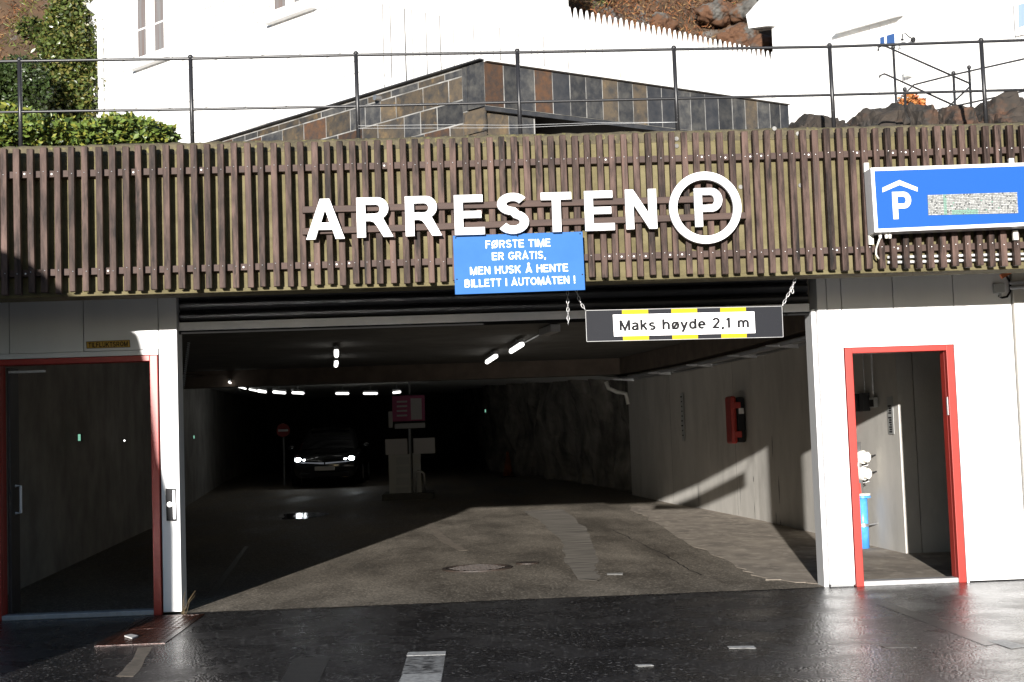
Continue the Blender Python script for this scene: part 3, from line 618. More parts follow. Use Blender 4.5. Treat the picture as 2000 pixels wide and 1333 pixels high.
# door leaf swung inward at the far left, with pull handle and closer
dl = thing('door_leaf', 'narrow dark door leaf with a pull handle at the far left doorway', 'door', (fl['l']+.1,.6,0))
x = fl['l']+.072
obj('leaf', B((x,x+.03,.17,.42,.03,fl['t']-.06)), M['shutter'], dl, bevel=.004)
hp = PY(19,950,.3); hq = PY(20,1003,.3)
obj('pull_handle', T([V(x+.03,.3,hp.z), V(x+.075,.3,hp.z), V(x+.075,.3,hq.z), V(x+.03,.3,hq.z)], .013), M['alu'], dl)
obj('closer_arm', B((x+.04,x+.36,.10,.13,fl['t']-.115,fl['t']-.095)), M['steel'], dl)
# ------------------------------------------------------------------ roller shutter
rs = thing('roller_shutter', 'dark rolled-up shutter with a pale ribbed bottom bar', 'roller shutter', (.45,.12,2.5))
rx0, rx1 = PLX+.002, PRX-.05
zb0, zb1 = 2.482, 2.556
n_ = 6
for i in range(n_):
    z = zb1 + .004 + i*.098; bm = bmesh.new()
    pr = [(.14,0),(.115,.012),(.100,.035),(.098,.058),(.112,.080),(.14,.092)]
    slab(bm, [(rx0,a,z+b_) for a, b_ in pr], (rx1-rx0,0,0)); obj('shutter_slat', bm, M['shutter'], rs)
bb = obj('bottom_bar', B((rx0,rx1,.085,.15,zb0,zb1)), M['shutter_bar'], rs, bevel=.004)
for i in range(4): obj('rib', B((rx0,rx1,.079,.0845,zb0+.006+i*.018,zb0+.016+i*.018)), M['shutter_bar'], bb)
obj('rubber_seal', B((rx0,rx1,.10,.13,zb0-.03,zb0-.001)), M['tyre'], rs)
obj('shutter_box', B((rx0,rx1,.15,.5,2.62,2.995)), M['black'], rs)
# ------------------------------------------------------------------ concrete fascia and slat screen
fa = thing('concrete_fascia', 'long moss-stained concrete fascia beam above the garage entrance', 'beam', (.5,YF,ZB))
x0, x1 = -6.5, 9.0
obj('beam_body', B((x0,x1,YF,-.9,ZB,ZT-.10)), M['concrete_moss'], fa)
obj('drip_edge', B((x0,x1,YF-.028,YF-.001,ZB,ZB+.03)), M['concrete_moss'], fa, bevel=.006)
bm = bmesh.new(); N_ = 260; rows = []
for i in range(N_+1):
    xx = x0+(x1-x0)*i/N_; j1, j2 = random.uniform(-.006,.006), random.uniform(-.006,.006)
    rows.append([bm.verts.new(p) for p in ((xx,YF-.004+j1*.4,ZT-.10),(xx,YF-.004+j1*.4,ZT-.03+j1),(xx,YF+.03,ZT+j2),(xx,-.90,ZT+j2*.5),(xx,-.90,ZT-.1))])
for i in range(N_):
    for k in range(4): bm.faces.new((rows[i][k], rows[i+1][k], rows[i+1][k+1], rows[i][k+1]))
obj('crumbling_top_edge', bm, M['concrete_top'], fa, smooth=True)
for (px, py) in ((1512,252),(1558,262),(1321,272),(1446,366),(1563,363),(1321,286)):
    p = PY(px, py, YF); bm = bmesh.new(); tube(bm, [p+V(0,-.012,0), p+V(0,.002,0)], .018, 12); obj('anchor_plug', bm, M['mortar'], fa)
scn = thing('slat_screen', 'screen of vertical brown timber slats across the concrete fascia', 'slat screen', (.5,-1.28,ZB))
SL = [v*.35 for v in (-76,0,70,147,222,300,378,452,530,605,680,750,830,905,985,1060,1135,1210,1285,1360,1433,1507,1585,1655)] + \
     [600+v*.35 for v in (20,90,160,230,300,370,440,512,580,650,720,790,860,930,998,1065,1132,1200,1268,1338,1405,1472,1540,1610,1678,1746,1812)] + \
     [1250+v*.375 for v in (22,85,147,212,272,332,395,458,525,582,643,705,768,830,890,952,1018,1083,1145,1208,1270,1337,1400,1463,1527,1588,1655,1717,1782,1842,1908,1975)]
xs = [PY(px, 276-px*.025, -1.30).x for px in SL]
xs = [xs[0]-.108*k for k in range(22,0,-1)] + xs + [xs[-1]+.097*k for k in range(1,30)]
for i, x in enumerate(xs):
    wd = random.uniform(.047,.053); zt = 3.856+random.uniform(-.006,.006); zb = 2.696+random.uniform(-.008,.008); tl = random.uniform(-.006,.006); y0 = -1.305+random.uniform(-.003,.003)
    bm = bmesh.new(); quad_box(bm, [V(x+tl,y0,zb),V(x+wd+tl,y0,zb),V(x+wd+tl,-1.252,zb),V(x+tl,-1.252,zb),V(x,y0,zt),V(x+wd,y0,zt),V(x+wd,-1.252,zt),V(x,-1.252,zt)])
    m = M['slat_red'] if SL[0] is not None and random.random() < .05 else M['slat']
    obj('slat', bm, m, scn, bevel=.004)
scr = bmesh.new(); scr2 = bmesh.new()
for z in (3.655, 2.866):
    xa = -6.2
    while xa < 8.8:
        L_ = random.uniform(2.2,3.2); obj('batten', B((xa,min(xa+L_,8.9),-1.2515,YF-.001,z-.026,z+.026)), M['slat_red'] if random.random() < .2 and z < 3 else M['batten'], scn); xa += L_+.004
    for x in xs:
        if abs(x) < 5.3:
            sphere(scr, V(x+.026+random.uniform(-.005,.005), -1.308, z+random.uniform(-.012,.016)), .0042, 6, 1, .5, 1)
            if random.random() < .15: sphere(scr2, V(x+.076, -1.2535, z+random.uniform(-.006,.008)), .008, 8, 1, .5, 1)
o = obj('screw_heads', scr, M['steel'], scn); o['kind'] = 'stuff'; o = obj('anchor_heads', scr2, M['letter'], scn); o['kind'] = 'stuff'
for dz in (0, .042): tag(obj('conduit', T([PY(1733,503,-1.222)-V(0,0,dz), PY(2100,494,-1.222)-V(0,0,dz)], .012, 8), M['alu'], smooth=True), ('upper' if dz == 0 else 'lower')+' of two pale conduits behind the slats under the blue sign', 'conduit')
# ------------------------------------------------------------------ lettering sign ARRESTEN P
ls = thing('lettering_sign', 'large white raised letters reading ARRESTEN with a P in a ring', 'sign', PY(1000,420,-1.35))
YL = -1.405
for (pa, pb) in (((590,410),(1397,388.5)), ((590,452.5),(1457,421))):
    a, b_ = PY(*pa, -1.34), PY(*pb, -1.34); bm = bmesh.new(); bar(bm, V(a.x,-1.324,a.z), V(b_.x,-1.324,b_.z), .034, .052); obj('mounting_rail', bm, M['batten'], ls, bevel=.003)
rS = arc(.33,.735,.235,.175,28,270,14) + arc(.33,.285,.245,.195,90,-152,14)[1:]
def outline_stroke(pts, half):
    L, R_ = [], []
    for i, p in enumerate(pts):
        a, b_ = pts[max(0,i-1)], pts[min(len(pts)-1,i+1)]; d = Vector((b_[0]-a[0], b_[1]-a[1])).normalized(); L.append((p[0]-d.y*half, p[1]+d.x*half)); R_.append((p[0]+d.y*half, p[1]-d.x*half))
    return [L + R_[::-1]]
BIG = {
 'A': [[(0,0),(.225,0),(.30,.235),(.665,.235),(.74,0),(.965,0),(.60,1),(.365,1)], [(.482,.76),(.365,.405),(.60,.405)]],
 'R': [[(0,0),(0,1)] + arc(.535,.725,.285,.275,90,-62,12) + [(.93,0),(.685,0),(.50,.30),(.43,.385),(.34,.41),(.22,.41),(.22,0)], [(.22,.585),(.22,.83)] + arc(.49,.7075,.115,.1225,90,-90,8)],
 'E': [[(0,0),(.78,0),(.78,.175),(.22,.175),(.22,.42),(.70,.42),(.70,.59),(.22,.59),(.22,.825),(.745,.825),(.745,1),(0,1)]],
 'S': outline_stroke(rS, .095),
 'T': [[(.285,0),(.505,0),(.505,.82),(.79,.82),(.79,1),(0,1),(0,.82),(.285,.82)]],
 'N': [[(0,0),(.20,0),(.20,.65),(.60,0),(.80,0),(.80,1),(.60,1),(.60,.37),(.20,1),(0,1)]],
 'P': [[(0,0),(.205,0),(.205,.385),(.48,.385)] + arc(.47,.6925,.30,.3075,-90,90,12) + [(0,1)], [(.205,.56),(.205,.83),(.45,.83)] + arc(.45,.695,.11,.135,90,-90,8)[1:]]}
def big(ch, tl, bl, rgt, label=None):
    a, b_, r = PY(*tl, YL), PY(*bl, YL), PY(*rgt, YL); h = (a-b_).length; wu = max(q[0] for lp in BIG[ch] for q in lp); k = (r.x-b_.x)/wu
    me = curve_mesh('letter_'+ch, [[(x*k, y*h) for x, y in lp] for lp in BIG[ch]], .045); me.materials.append(M['letter'])
    o = obj('letter', me, None, ls); o.matrix_parent_inverse = Matrix.Translation(-Vector(ls.location)); o.location = V(b_.x, YL+.024, b_.z); o.rotation_euler = (math.pi/2,0,0)
    for u, v in {'A':((.19,.22),(.48,.85)),'S':((.33,.51),),'T':((.395,.25),(.395,.75))}.get(ch, ((.11,.22),(.11,.78))):
        bm = B((b_.x+u*k-.012,b_.x+u*k+.012,-1.385,-1.30,b_.z+v*h-.012,b_.z+v*h+.012)); obj('stand_off', bm, M['black'], o).matrix_parent_inverse = (Matrix.Translation(o.location) @ Matrix.Rotation(math.pi/2,4,'X')).inverted()
big('A',(597,390),(598.5,468),(673,465)); big('R',(695.5,387),(698,464),(768,462)); big('R',(790,384.5),(793,461.5),(863,459)); big('E',(886,382),(889,459),(947,457))
big('S',(970,378.5),(973,457),(1034,455)); big('T',(1056,377),(1059,453.5),(1118,451)); big('E',(1141,374),(1144,451),(1201,449)); big('N',(1221,371),(1224,448),(1284,446)); big('P',(1356,368.5),(1359,443),(1413,441))
pc = PY(1378,405.8,YL); rr = (PY(1448,404,YL)-pc).length; ri = rr*.788
me = curve_mesh('ring', [[(rr*math.cos(2*math.pi*i/72), rr*math.sin(2*math.pi*i/72)) for i in range(72)], [(ri*math.cos(2*math.pi*i/72), ri*math.sin(2*math.pi*i/72)) for i in range(72)]], .045); me.materials.append(M['letter'])
o = obj('ring', me, None, ls); o.location = V(pc.x, YL+.024, pc.z); o.rotation_euler = (math.pi/2,0,0)
# ------------------------------------------------------------------ blue notice
def board(corners, Y, th, m, name, parent, bev=0):
    P = [PY(*c, Y) for c in corners]; bm = bmesh.new(); slab(bm, P, (0,th,0)); return obj(name, bm, m, parent, bevel=bev), P
OUT = V(0,-1,0)
bn = thing('notice_board', 'blue notice board with four lines of white Norwegian text', 'notice', PY(1015,515,-1.34))
bo, P = board([(884.5,461),(1137.7,452.6),(1143,566.7),(889,575.8)], -1.345, .012, M['blue_sign'], 'board', bn, .002)
def ptxt(s, p0, p1, capH_px, Y, m, par, half=t_, gap=.14):
    a, b_ = PY(*p0, Y), PY(*p1, Y); r = (b_-a).normalized(); u = r.cross(OUT); u = u if u.z > 0 else -u
    h = capH_px*(CAM-a).length/FPX; W_ = lambda q: sum(GL[c][0]+gap for c in q)-gap; k = (b_-a).length/W_(s); x = 0
    for wd in s.split(' '):
        bm, _ = text(wd, h, a+r*(x*k), r, u, OUT, gap, half, W_(wd)*k); obj('word', bm, m, par, recalc=False); x += W_(wd)+gap+GL[' '][0]+gap
def z4(x, y): return (880+x/7.143, 440+y/7.143)
for s, a, b_, hp in (('FØRSTE TIME',(490,325),(1395,297),15.0),('ER GRATIS,',(580,490),(1330,468),15.0),('MEN HUSK Å HENTE',(275,694),(1640,645),15.0),('BILLETT I AUTOMATEN !',(200,872),(1742,813),15.0)):
    ptxt(s, z4(*a), z4(*b_), hp, -1.3455, M['letter'], bo, .080)
for q in ((890,465),(1133,457),(1011,461.5),(892.5,546),(1137.5,536.5)):
    p = PY(*q, -1.346); bm = bmesh.new(); sphere(bm, p, .006, 8, 1, .5, 1); obj('screw', bm, M['black'], bn)
# ------------------------------------------------------------------ height limit sign
YH = -1.0
hs = thing('height_limit_sign', 'black and yellow hanging sign reading Maks høyde 2,1 m', 'sign', PY(1337,660,YH))
ho, P = board([(1143.5,607),(1527,598.5),(1529.5,658.7),(1146,667.6)], YH, .02, M['wet_black'], 'board', hs)
def z5(x, y): return (1130+x/4.255, 540+y/4.255)
for (x0_, x1_) in ((360,578),(770,985),(1177,1390)):
    k = lambda x, tb: (x, lerp(285,248,(x-55)/1635)+3 if tb else lerp(543,505,(x-65)/1635)-3)
    q = [z5(*k(x0_,1)), z5(*k(x1_,1)), z5(*(k(x1_+8,0))), z5(*(k(x0_+10,0)))]
    board(q, YH-.0025, .002, M['yellow'], 'yellow_stripe', ho)
wp, _ = board([z5(285,320), z5(1460,293), z5(1470,472), z5(295,500)], YH-.008, .005, M['letter'], 'white_plate', hs)
ptxt('Maks høyde 2,1 m', z5(343,452), z5(1416,425), 20.3, YH-.0085, M['ink'], wp, .098)
bm = bmesh.new()
for i in range(4): bar(bm, P[i]+V(0,-.002,0), P[(i+1)%4]+V(0,-.002,0), .004, .004, (0,1,0))
obj('edge_trim', bm, M['alu2'], hs)
def chain(pts, r=.0030, L_=.034, m=None, par=None, name='chain'):
    pts = [Vector(p) for p in pts]; bm = bmesh.new(); k = 0
    for i in range(len(pts)-1):
        d = pts[i+1]-pts[i]; n2 = max(1, round(d.length/L_)); dn = d.normalized()
        for j in range(n2):
            c = pts[i]+d*((j+.5)/n2); s = dn.cross(V(0,1,0)).normalized() if k % 2 else dn.cross(dn.cross(V(0,1,0))).normalized(); k += 1
            ring = [c + dn*(math.cos(a)*L_*.66) + s*(math.sin(a)*L_*.30) for a in [2*math.pi*q/10 for q in range(11)]]; tube(bm, ring, r, 5, False)
    return obj(name, bm, m or M['steel'], par, smooth=True)
chain([PY(1144,608,YH), PY(1132,588,YH), PY(1124,562,YH)], par=hs); chain([PY(1527,599,YH), PY(1548,560,YH), PY(1556,538,YH)], par=hs); chain([PY(1547,558,YH), PY(1548,572,YH)], par=hs)
o = chain([PY(1108,560,YH), PY(1110,634,YH)]); tag(o, 'loose grey chain end dangling left of the height sign', 'chain')
a, b_ = PY(369,668,.5), PY(357,760,.5); bm = bmesh.new(); H_ = []
for i in range(241): k = i/240; c = lerp(a, b_, k); H_.append(c + V(math.cos(k*150)*.012, math.sin(k*150)*.012, 0))
tube(bm, H_, .003, 5); tag(obj('coil_spring', bm, M['grey_metal'], smooth=True), 'thin grey coil spring hanging inside by the left pillar', 'spring')
# ------------------------------------------------------------------ LED parking sign
YS = -1.50
le = thing('led_parking_sign', 'blue illuminated parking sign box with roof chevron, P and LED panel', 'sign', PY(1850,390,YS))
c4 = [(1700,328.5),(2032,317.5),(2042,440),(1708,454.5)]; P = [PY(*c, YS) for c in c4]
bm = bmesh.new(); slab(bm, [p+V(0,.004,0) for p in P], (0,.17,0)); obj('housing', bm, M['alu'], le, bevel=.003)
def ins(P, d): c = sum(P, V(0,0,0))/4; return [p + V((1 if p.x < c.x else -1)*d, 0, (1 if p.z < c.z else -1)*d) for p in P]
bm = bmesh.new(); Pi = ins(P, .027)
for i in range(4):
    j = (i+1) % 4; slab(bm, [P[i]+V(0,-.008,0), P[j]+V(0,-.008,0), Pi[j]+V(0,-.008,0), Pi[i]+V(0,-.008,0)], (0,.012,0))
obj('front_frame', bm, mat('white_alu_frame',(.78,.79,.80),.35), le)
bm = bmesh.new(); slab(bm, [p+V(0,-.002,0) for p in Pi], (0,.005,0)); face = obj('blue_face', bm, M['blue_led'], le)
def z6(x, y): return (1680+x/5.331, 310+y/5.331)
bm = bmesh.new(); slab(bm, [PY(*z6(*q), YS-.005) for q in ((408,225),(598,302),(598,344),(410,275),(232,352),(232,305))], (0,.0025,0)); bmesh.ops.triangulate(bm, faces=bm.faces); obj('roof_chevron', bm, M['letter'], face)
a, b_, r = PY(*z6(330,352),YS), PY(*z6(345,632),YS), PY(*z6(528,450),YS); h = (a-b_).length; k = (r.x-PY(*z6(336,450),YS).x)/.77
me = curve_mesh('letter_P', [[(x*k, y*h) for x, y in lp] for lp in BIG['P']], .003); me.materials.append(M['letter']); o = obj('letter', me, None, face); o.location = V(b_.x, YS-.0055, b_.z); o.rotation_euler = (math.pi/2,0,0)
q = [PY(*z6(*t), YS-.004) for t in ((700,380),(1632,350),(1645,570),(710,592))]; bm = bmesh.new(); slab(bm, q, (0,.0015,0)); led = obj('led_panel', bm, mat('led_backing',(.07,.075,.075),.5), face)
bmw, bmg = bmesh.new(), bmesh.new()
nc, nr = 58, 13
for i in range(nc):
    for j in range(nr):
        u, v = (i+.5)/nc, (j+.5)/nr; p = lerp(lerp(q[0], q[1], u), lerp(q[3], q[2], u), v); s = .0052
        g = (v > .75 and .25 < u < .55) or (.18 < u < .2) or random.random() < .02
        tgt = bmg if g else bmw
        if random.random() < .08: continue
        c = p+V(random.uniform(-.001,.001),-.003,random.uniform(-.001,.001)); slab(tgt, [c+V(-s,0,-s*.8),c+V(s,0,-s*.8),c+V(s,-.004,s*.8),c+V(-s,-.004,s*.8)], (0,.003,0))
o = obj('led_lens', bmw, mat('clear_led_lens',(.62,.63,.62),.5,(.22,.225,.22),scale=45), led); o['kind'] = 'stuff'; o = obj('green_led_lens', bmg, mat('green_led_lens_mat',(.24,.42,.34),.5), led); o['kind'] = 'stuff'
for (px, py, d) in ((1694,327,1),(1978,318,1),(1703,468,-1),(1986,459,-1)):
    p = PY(px, py, -1.36); obj('mount_bracket', B((p.x-.02,p.x+.02,-1.345,-1.312,p.z-.04,p.z+.04)), M['offwhite'], le, bevel=.003)
for i, px in enumerate((1719,1731,1738)):
    p = PY(px, 459, -1.42); bm = bmesh.new(); tube(bm, [p+V(0,0,.015), p+V(0,0,-.03)], [.016,.011], 10); obj('cable_gland', bm, M['offwhite'], le)
obj('cable', T([PY(1719,464,-1.42), PY(1714,478,-1.38), PY(1711,487,-1.33), PY(1711,497,-1.318), PY(1714,503,-1.30), PY(1721,510,-1.24)], .008, 8), M['offwhite'], le, smooth=True)
# ------------------------------------------------------------------ small facade fittings
ts = thing('shelter_sign', 'small aged yellow sign reading TILFLUKTSROM above the left doorway', 'sign', PY(211,672,0))
to, _ = board([(168.5,668),(253,664.5),(254,678.5),(169.5,681)], -.006, .004, M['yellow_old'], 'plate', ts)
ptxt('TILFLUKTSROM', (173,679.3), (249.5,676.5), 9.0, -.0065, M['ink'], to, .085)
bm = bmesh.new(); q = [PY(*c, -.0075) for c in ((168.5,668),(253,664.5),(254,678.5),(169.5,681))]
for i in range(4): bar(bm, q[i], q[(i+1)%4], .003, .006, (0,1,0))
obj('border', bm, M['ink'], to)
ksw = thing('key_switch', 'black key switch box with a round silver lock on the left pillar', 'key switch', PY(333,987,0))
board([(323,955),(342,955),(343.5,1018),(325,1018)], -.035, .029, M['black'], 'case', ksw, .004)
board([(337,958),(341.5,958),(342.5,1014),(338.5,1014)], -.04, .005, M['alu'], 'side_strip', ksw, 0)
p = PY(331.5,985.5,-.036); bm = bmesh.new(); tube(bm, [p, p+V(0,-.014,0)], .023, 16); obj('lock', bm, M['alu'], ksw)
jb = thing('junction_box', 'small grey junction box with a looped cable under the fascia at right', 'junction box', PY(1953,565,0))
board([(1943,554),(1962,553),(1963,571),(1944,573)], -.06, .055, M['kiosk'], 'case', jb, .005)
obj('connector', T([PY(1953,573,-.03), PY(1953,581,-.03)], .014), M['grey_metal'], jb)
obj('loop_cable', T([PY(1950,578,-.03), PY(1957,582,-.03), PY(1967,580,-.03), PY(1973,570,-.03), PY(1973,552,-.03), PY(1966,540,-.05), PY(1957,533,-.1)], .010), M['black'], jb, smooth=True)
tag(obj('orange_strap', (lambda bm: (bar(bm, PY(1955,541,-.3), PY(1988,522,-.3), .03, .04), bm)[1])(bmesh.new()), mat('orange_plastic',(.50,.14,.05),.5)), 'dull orange strut under the fascia at the far right', 'strut')
for dz in (0,.045): tag(obj('wall_pipe', T([PY(1973,553,-.1)-V(0,0,dz), PY(2100,543,-.1)-V(0,0,dz)], .016, 8), M['grey_metal'], smooth=True), ('upper' if dz == 0 else 'lower')+' grey pipe running right across the bare concrete wall', 'pipe')
# doorway fittings: standpipe, switches, notice
sp0 = PZ(1683,1072,.005); sp0.x += .03
def D(x, y, dy=0): return PY(x, y, sp0.y+dy)
sp = thing('fire_standpipe', 'blue standpipe with two white capped outlets and red levers inside the doorway', 'standpipe', sp0)
zt = D(1682,968).z; rP = .062
obj('pipe', T([sp0, V(sp0.x,sp0.y,zt)], rP, 20), M['blue_pipe'], sp, smooth=True)
obj('flange', T([V(sp0.x,sp0.y,zt-.03), V(sp0.x,sp0.y,zt-.005)], rP*1.65, 20), M['blue_pipe'], sp); obj('flange_plate', T([V(sp0.x,sp0.y,zt), V(sp0.x,sp0.y,zt+.022)], rP*1.62, 20), M['offwhite'], sp)
obj('riser', T([V(sp0.x-.03,sp0.y,zt+.02), V(sp0.x-.03,sp0.y,zt+.62)], .05, 14), M['steel'], sp, smooth=True)
zc = D(1682,1026).z; obj('clamp', T([V(sp0.x,sp0.y,zc-.018), V(sp0.x,sp0.y,zc+.018)], rP*1.1, 20), M['steel'], sp); obj('clamp_arm', T([V(sp0.x+.05,sp0.y,zc), V(sp0.x+.25,sp0.y+.05,zc+.015)], .011), M['steel'], sp)
for (cx_, cy_) in ((1689,893),(1691,925)):
    c = D(cx_, cy_); bm = bmesh.new(); tube(bm, [c+V(-.17,.04,0), c+V(-.07,-.02,0)], .035, 12); ou = obj('outlet', bm, M['steel'], sp, smooth=True)
    bm = bmesh.new(); tube(bm, [c+V(-.06,-.01,0), c+V(-.03,-.05,0)], .078, 20); obj('collar', bm, M['offwhite'], ou, smooth=False)
    bm = bmesh.new(); tube(bm, [c+V(-.03,-.05,0), c+V(.0,-.10,0)], [.064,.060], 20); obj('cap', bm, M['offwhite'], ou)
    obj('cap_chain', T([c+V(.0,-.06,-.05), c+V(.03,-.03,-.09), c+V(-.05,0,-.11)], .006), M['steel'], ou); obj('lug', T([c+V(.03,-.04,0), c+V(.13,-.02,.02)], .008), M['black'], ou)
for (a, b_) in (((1667,900),(1674,909)), ((1678,944),(1680,964))): bm = bmesh.new(); bar(bm, D(*a,-.12), D(*b_,-.12), .028, .014, (0,1,0)); obj('lever', bm, M['red'], sp)
def OW(x, y): return on_wall(x, y)
c = OW(1704,786)
sw = thing('switch_box', 'dark electrical switch boxes with a conduit on the wall inside the doorway', 'switch box', c)
for (a, b_) in (((1676,770),(1689,804)), ((1691,768),(1703,803))): p, q = OW(*a), OW(*b_); obj('case', B((p.x-.09,p.x-.004,min(p.y,q.y)+.02,max(p.y,q.y)-.02,q.z,p.z)), M['shutter'], sw, bevel=.006)
p, q = OW(1707,776), OW(1718,796); so_ = obj('socket', B((p.x-.06,p.x-.004,min(p.y,q.y),max(p.y,q.y),q.z,p.z)), M['kiosk'], sw, bevel=.008)
m_ = OW(1713,786); obj('socket_hole', B((m_.x-.068,m_.x-.061,m_.y-.07,m_.y+.07,m_.z-.05,m_.z+.03)), M['black'], so_)
for (x, a, b_) in ((1711,776,660),(1694,768,660)): p, q = OW(x,a), OW(x,b_); obj('conduit', T([V(p.x-.03,p.y,p.z), V(p.x-.03,p.y,2.95)], .012 if x == 1711 else .006), M['alu'], sw)
p, q = OW(1733,776), OW(1749,848)
np_ = thing('notice_plate', 'grey printed notice plate half in sun on the doorway wall', 'notice', q)
y0_, y1_ = min(p.y,q.y), max(p.y,q.y); pb = obj('plate', B((p.x-.008,p.x-.003,y0_,y1_,q.z,p.z)), M['kiosk'], np_)
bm = bmesh.new()
for i in range(14):
    if i in (0,1,6): continue
    z = lerp(p.z, q.z, .12+.82*i/13); box(bm, p.x-.0095, p.x-.0085, y0_+(y1_-y0_)*.3, y1_-(y1_-y0_)*random.uniform(.1,.35), z-.009, z+.009)
obj('print', bm, M['ink'], pb)
p = OW(1670,832); tag(obj('red_box', B((p.x-.10,p.x-.005,p.y-.05,p.y+.25,p.z-.06,p.z+.06)), M['red'], bevel=.006), 'small red box on the wall just inside the narrow doorway', 'box')
# weed at the pillar
bm = bmesh.new(); b0 = V(PLX+.02,-.03,.0)
for k in range(9):
    d = V(random.uniform(-.03,.10), random.uniform(-.08,.02), random.uniform(.08,.24)); tube(bm, [b0+V(random.uniform(-.02,.03),0,0), b0+d*.6, b0+d+V(.02,0,-.01)], [.0016,.0013,.0006], 4)
tag(obj('dry_weed', bm, mat('dry_stalk',(.14,.10,.05),.8)), 'dry weed stalks growing at the foot of the left pillar', 'weed')

# ------------------------------------------------------------------ railing on the roof edge
YR = -1.05
rl = thing('railing', 'black iron railing with two rails along the top of the fascia', 'railing', (.5,YR,ZT))
posts = [(38,118),(372,113),(695,106),(1010,101),(1316,95),(1620,90),(1916,80)]
mids = [219,214,208,200,193,186,178]
pp = [PY(x, y, YR) for x, y in posts]; pm = [PY(x+3, y, YR) for (x, _), y in zip(posts, mids)]
pp = [pp[0]-(pp[1]-pp[0])*2, pp[0]-(pp[1]-pp[0])] + pp + [pp[-1]+(pp[-1]-pp[-2]), pp[-1]+(pp[-1]-pp[-2])*2]; pm = [pm[0]-(pm[1]-pm[0])*2, pm[0]-(pm[1]-pm[0])] + pm + [pm[-1]+(pm[-1]-pm[-2]), pm[-1]+(pm[-1]-pm[-2])*2]
for a in pp:
    bm = bmesh.new(); tube(bm, [V(a.x+.004,YR,ZT-.08), V(a.x,YR,a.z+.005)], .0175, 10); sphere(bm, V(a.x,YR,a.z+.004), .022, 10)
    obj('post', bm, M['blackiron'], rl, smooth=True)
bm = bmesh.new(); tube(bm, [p-V(0,0,.008) for p in pp], .0125, 8); obj('top_rail', bm, M['blackiron'], rl, smooth=True)
bm = bmesh.new(); tube(bm, pm, .0115, 8); obj('middle_rail', bm, M['blackiron'], rl, smooth=True)
for dy in (0, 5): tag(obj('stretched_wire', T([PY(700,246+dy,YR-.02), PY(860,244+dy*1.3,YR-.02), PY(1010,245+dy,YR-.02), PY(1170,240+dy*.6,YR-.02), PY(1323,239,YR-.02)], .0013, 4), M['alu']), ('upper' if dy == 0 else 'lower')+' thin pale wire strung low between the railing posts', 'wire')

# ------------------------------------------------------------------ slate-clad block
YC = .9
dR, dL = V(1.67,1,0).normalized(), V(-.93,1,0).normalized()
Pc = PY(945,118,YC); Pc0 = PY(945,205,YC)
def on_plane(px, py, P0, d):   # pixel -> vertical plane through P0 with horizontal direction d
    n_ = V(d.y,-d.x,0); r = ray(px, py); t = (P0-CAM).dot(n_)/r.dot(n_); return CAM + r*t
sb = thing('slate_block', 'slate-tiled angular roof structure with white grout behind the railing', 'slate structure', (Pc.x,Pc.y,3.86))
smats = [M['slate_grey'], M['slate_grey'], M['slate_blue'], M['slate_brown'], M['slate_rust']]
def uvw(d, P0):  # helper: point at distance s along d, height z
    return lambda s, z, o=0: V(P0.x+d.x*s-d.y*o*(1 if d.x < 0 else -1)*-1, P0.y+d.y*s+d.x*o*(1 if d.x < 0 else -1)*-1, z)
def tile(pl, m, nrm, par):
    bm = bmesh.new(); off = random.uniform(.003,.007); slab(bm, [p+nrm*off for p in pl], -nrm*.02); obj('slate_tile', bm, m, par)
nR = V(dR.y,-dR.x,0); nL = V(-dL.y,dL.x,0); nL = nL if nL.y < 0 else -nL; nR = nR if nR.y < 0 else -nR
zTop = Pc.z; zLow = PY(945,207,YC).z
# right band
xsR = [945,983,1010,1043,1078,1112,1143,1175,1205,1234,1262,1290,1318,1346,1374,1400,1427,1452,1476,1500,1520,1537]
sR = [(on_plane(x, 150, Pc, dR)-Pc).dot(dR) for x in xsR]
kinds = ['slate_rust','slate_grey','slate_grey','slate_rust','slate_blue','slate_grey','slate_grey','slate_brown','slate_grey','slate_brown','slate_blue','slate_blue','slate_grey','slate_grey','slate_blue','slate_grey','slate_grey','slate_brown','slate_grey','slate_grey','slate_blue']
endz = zLow
bandR = wbk = bmesh.new(); L_ = sR[-1]
slab(bandR, [Pc+dR*0+V(0,0,zLow-zTop), Pc+dR*L_+V(0,0,zLow-zTop), Pc+dR*L_, Pc], -nR*.25); obj('canopy_band', bandR, M['mortar'], sb)
for i in range(len(sR)-1):
    a, b_ = Pc+dR*(sR[i]+.0065), Pc+dR*(sR[i+1]-.0065); dz = V(0,0,zLow-zTop); tile([a+dz+V(0,0,.004), b_+dz+V(0,0,.004), b_-V(0,0,.02), a-V(0,0,.02)], M[kinds[i]], nR, sb)
bm = bmesh.new(); bar(bm, Pc+nR*.02-V(0,0,.006)-dR*.0, Pc+dR*L_+nR*.02-V(0,0,.006), .07, .022); obj('white_coping', bm, M['white'], sb)
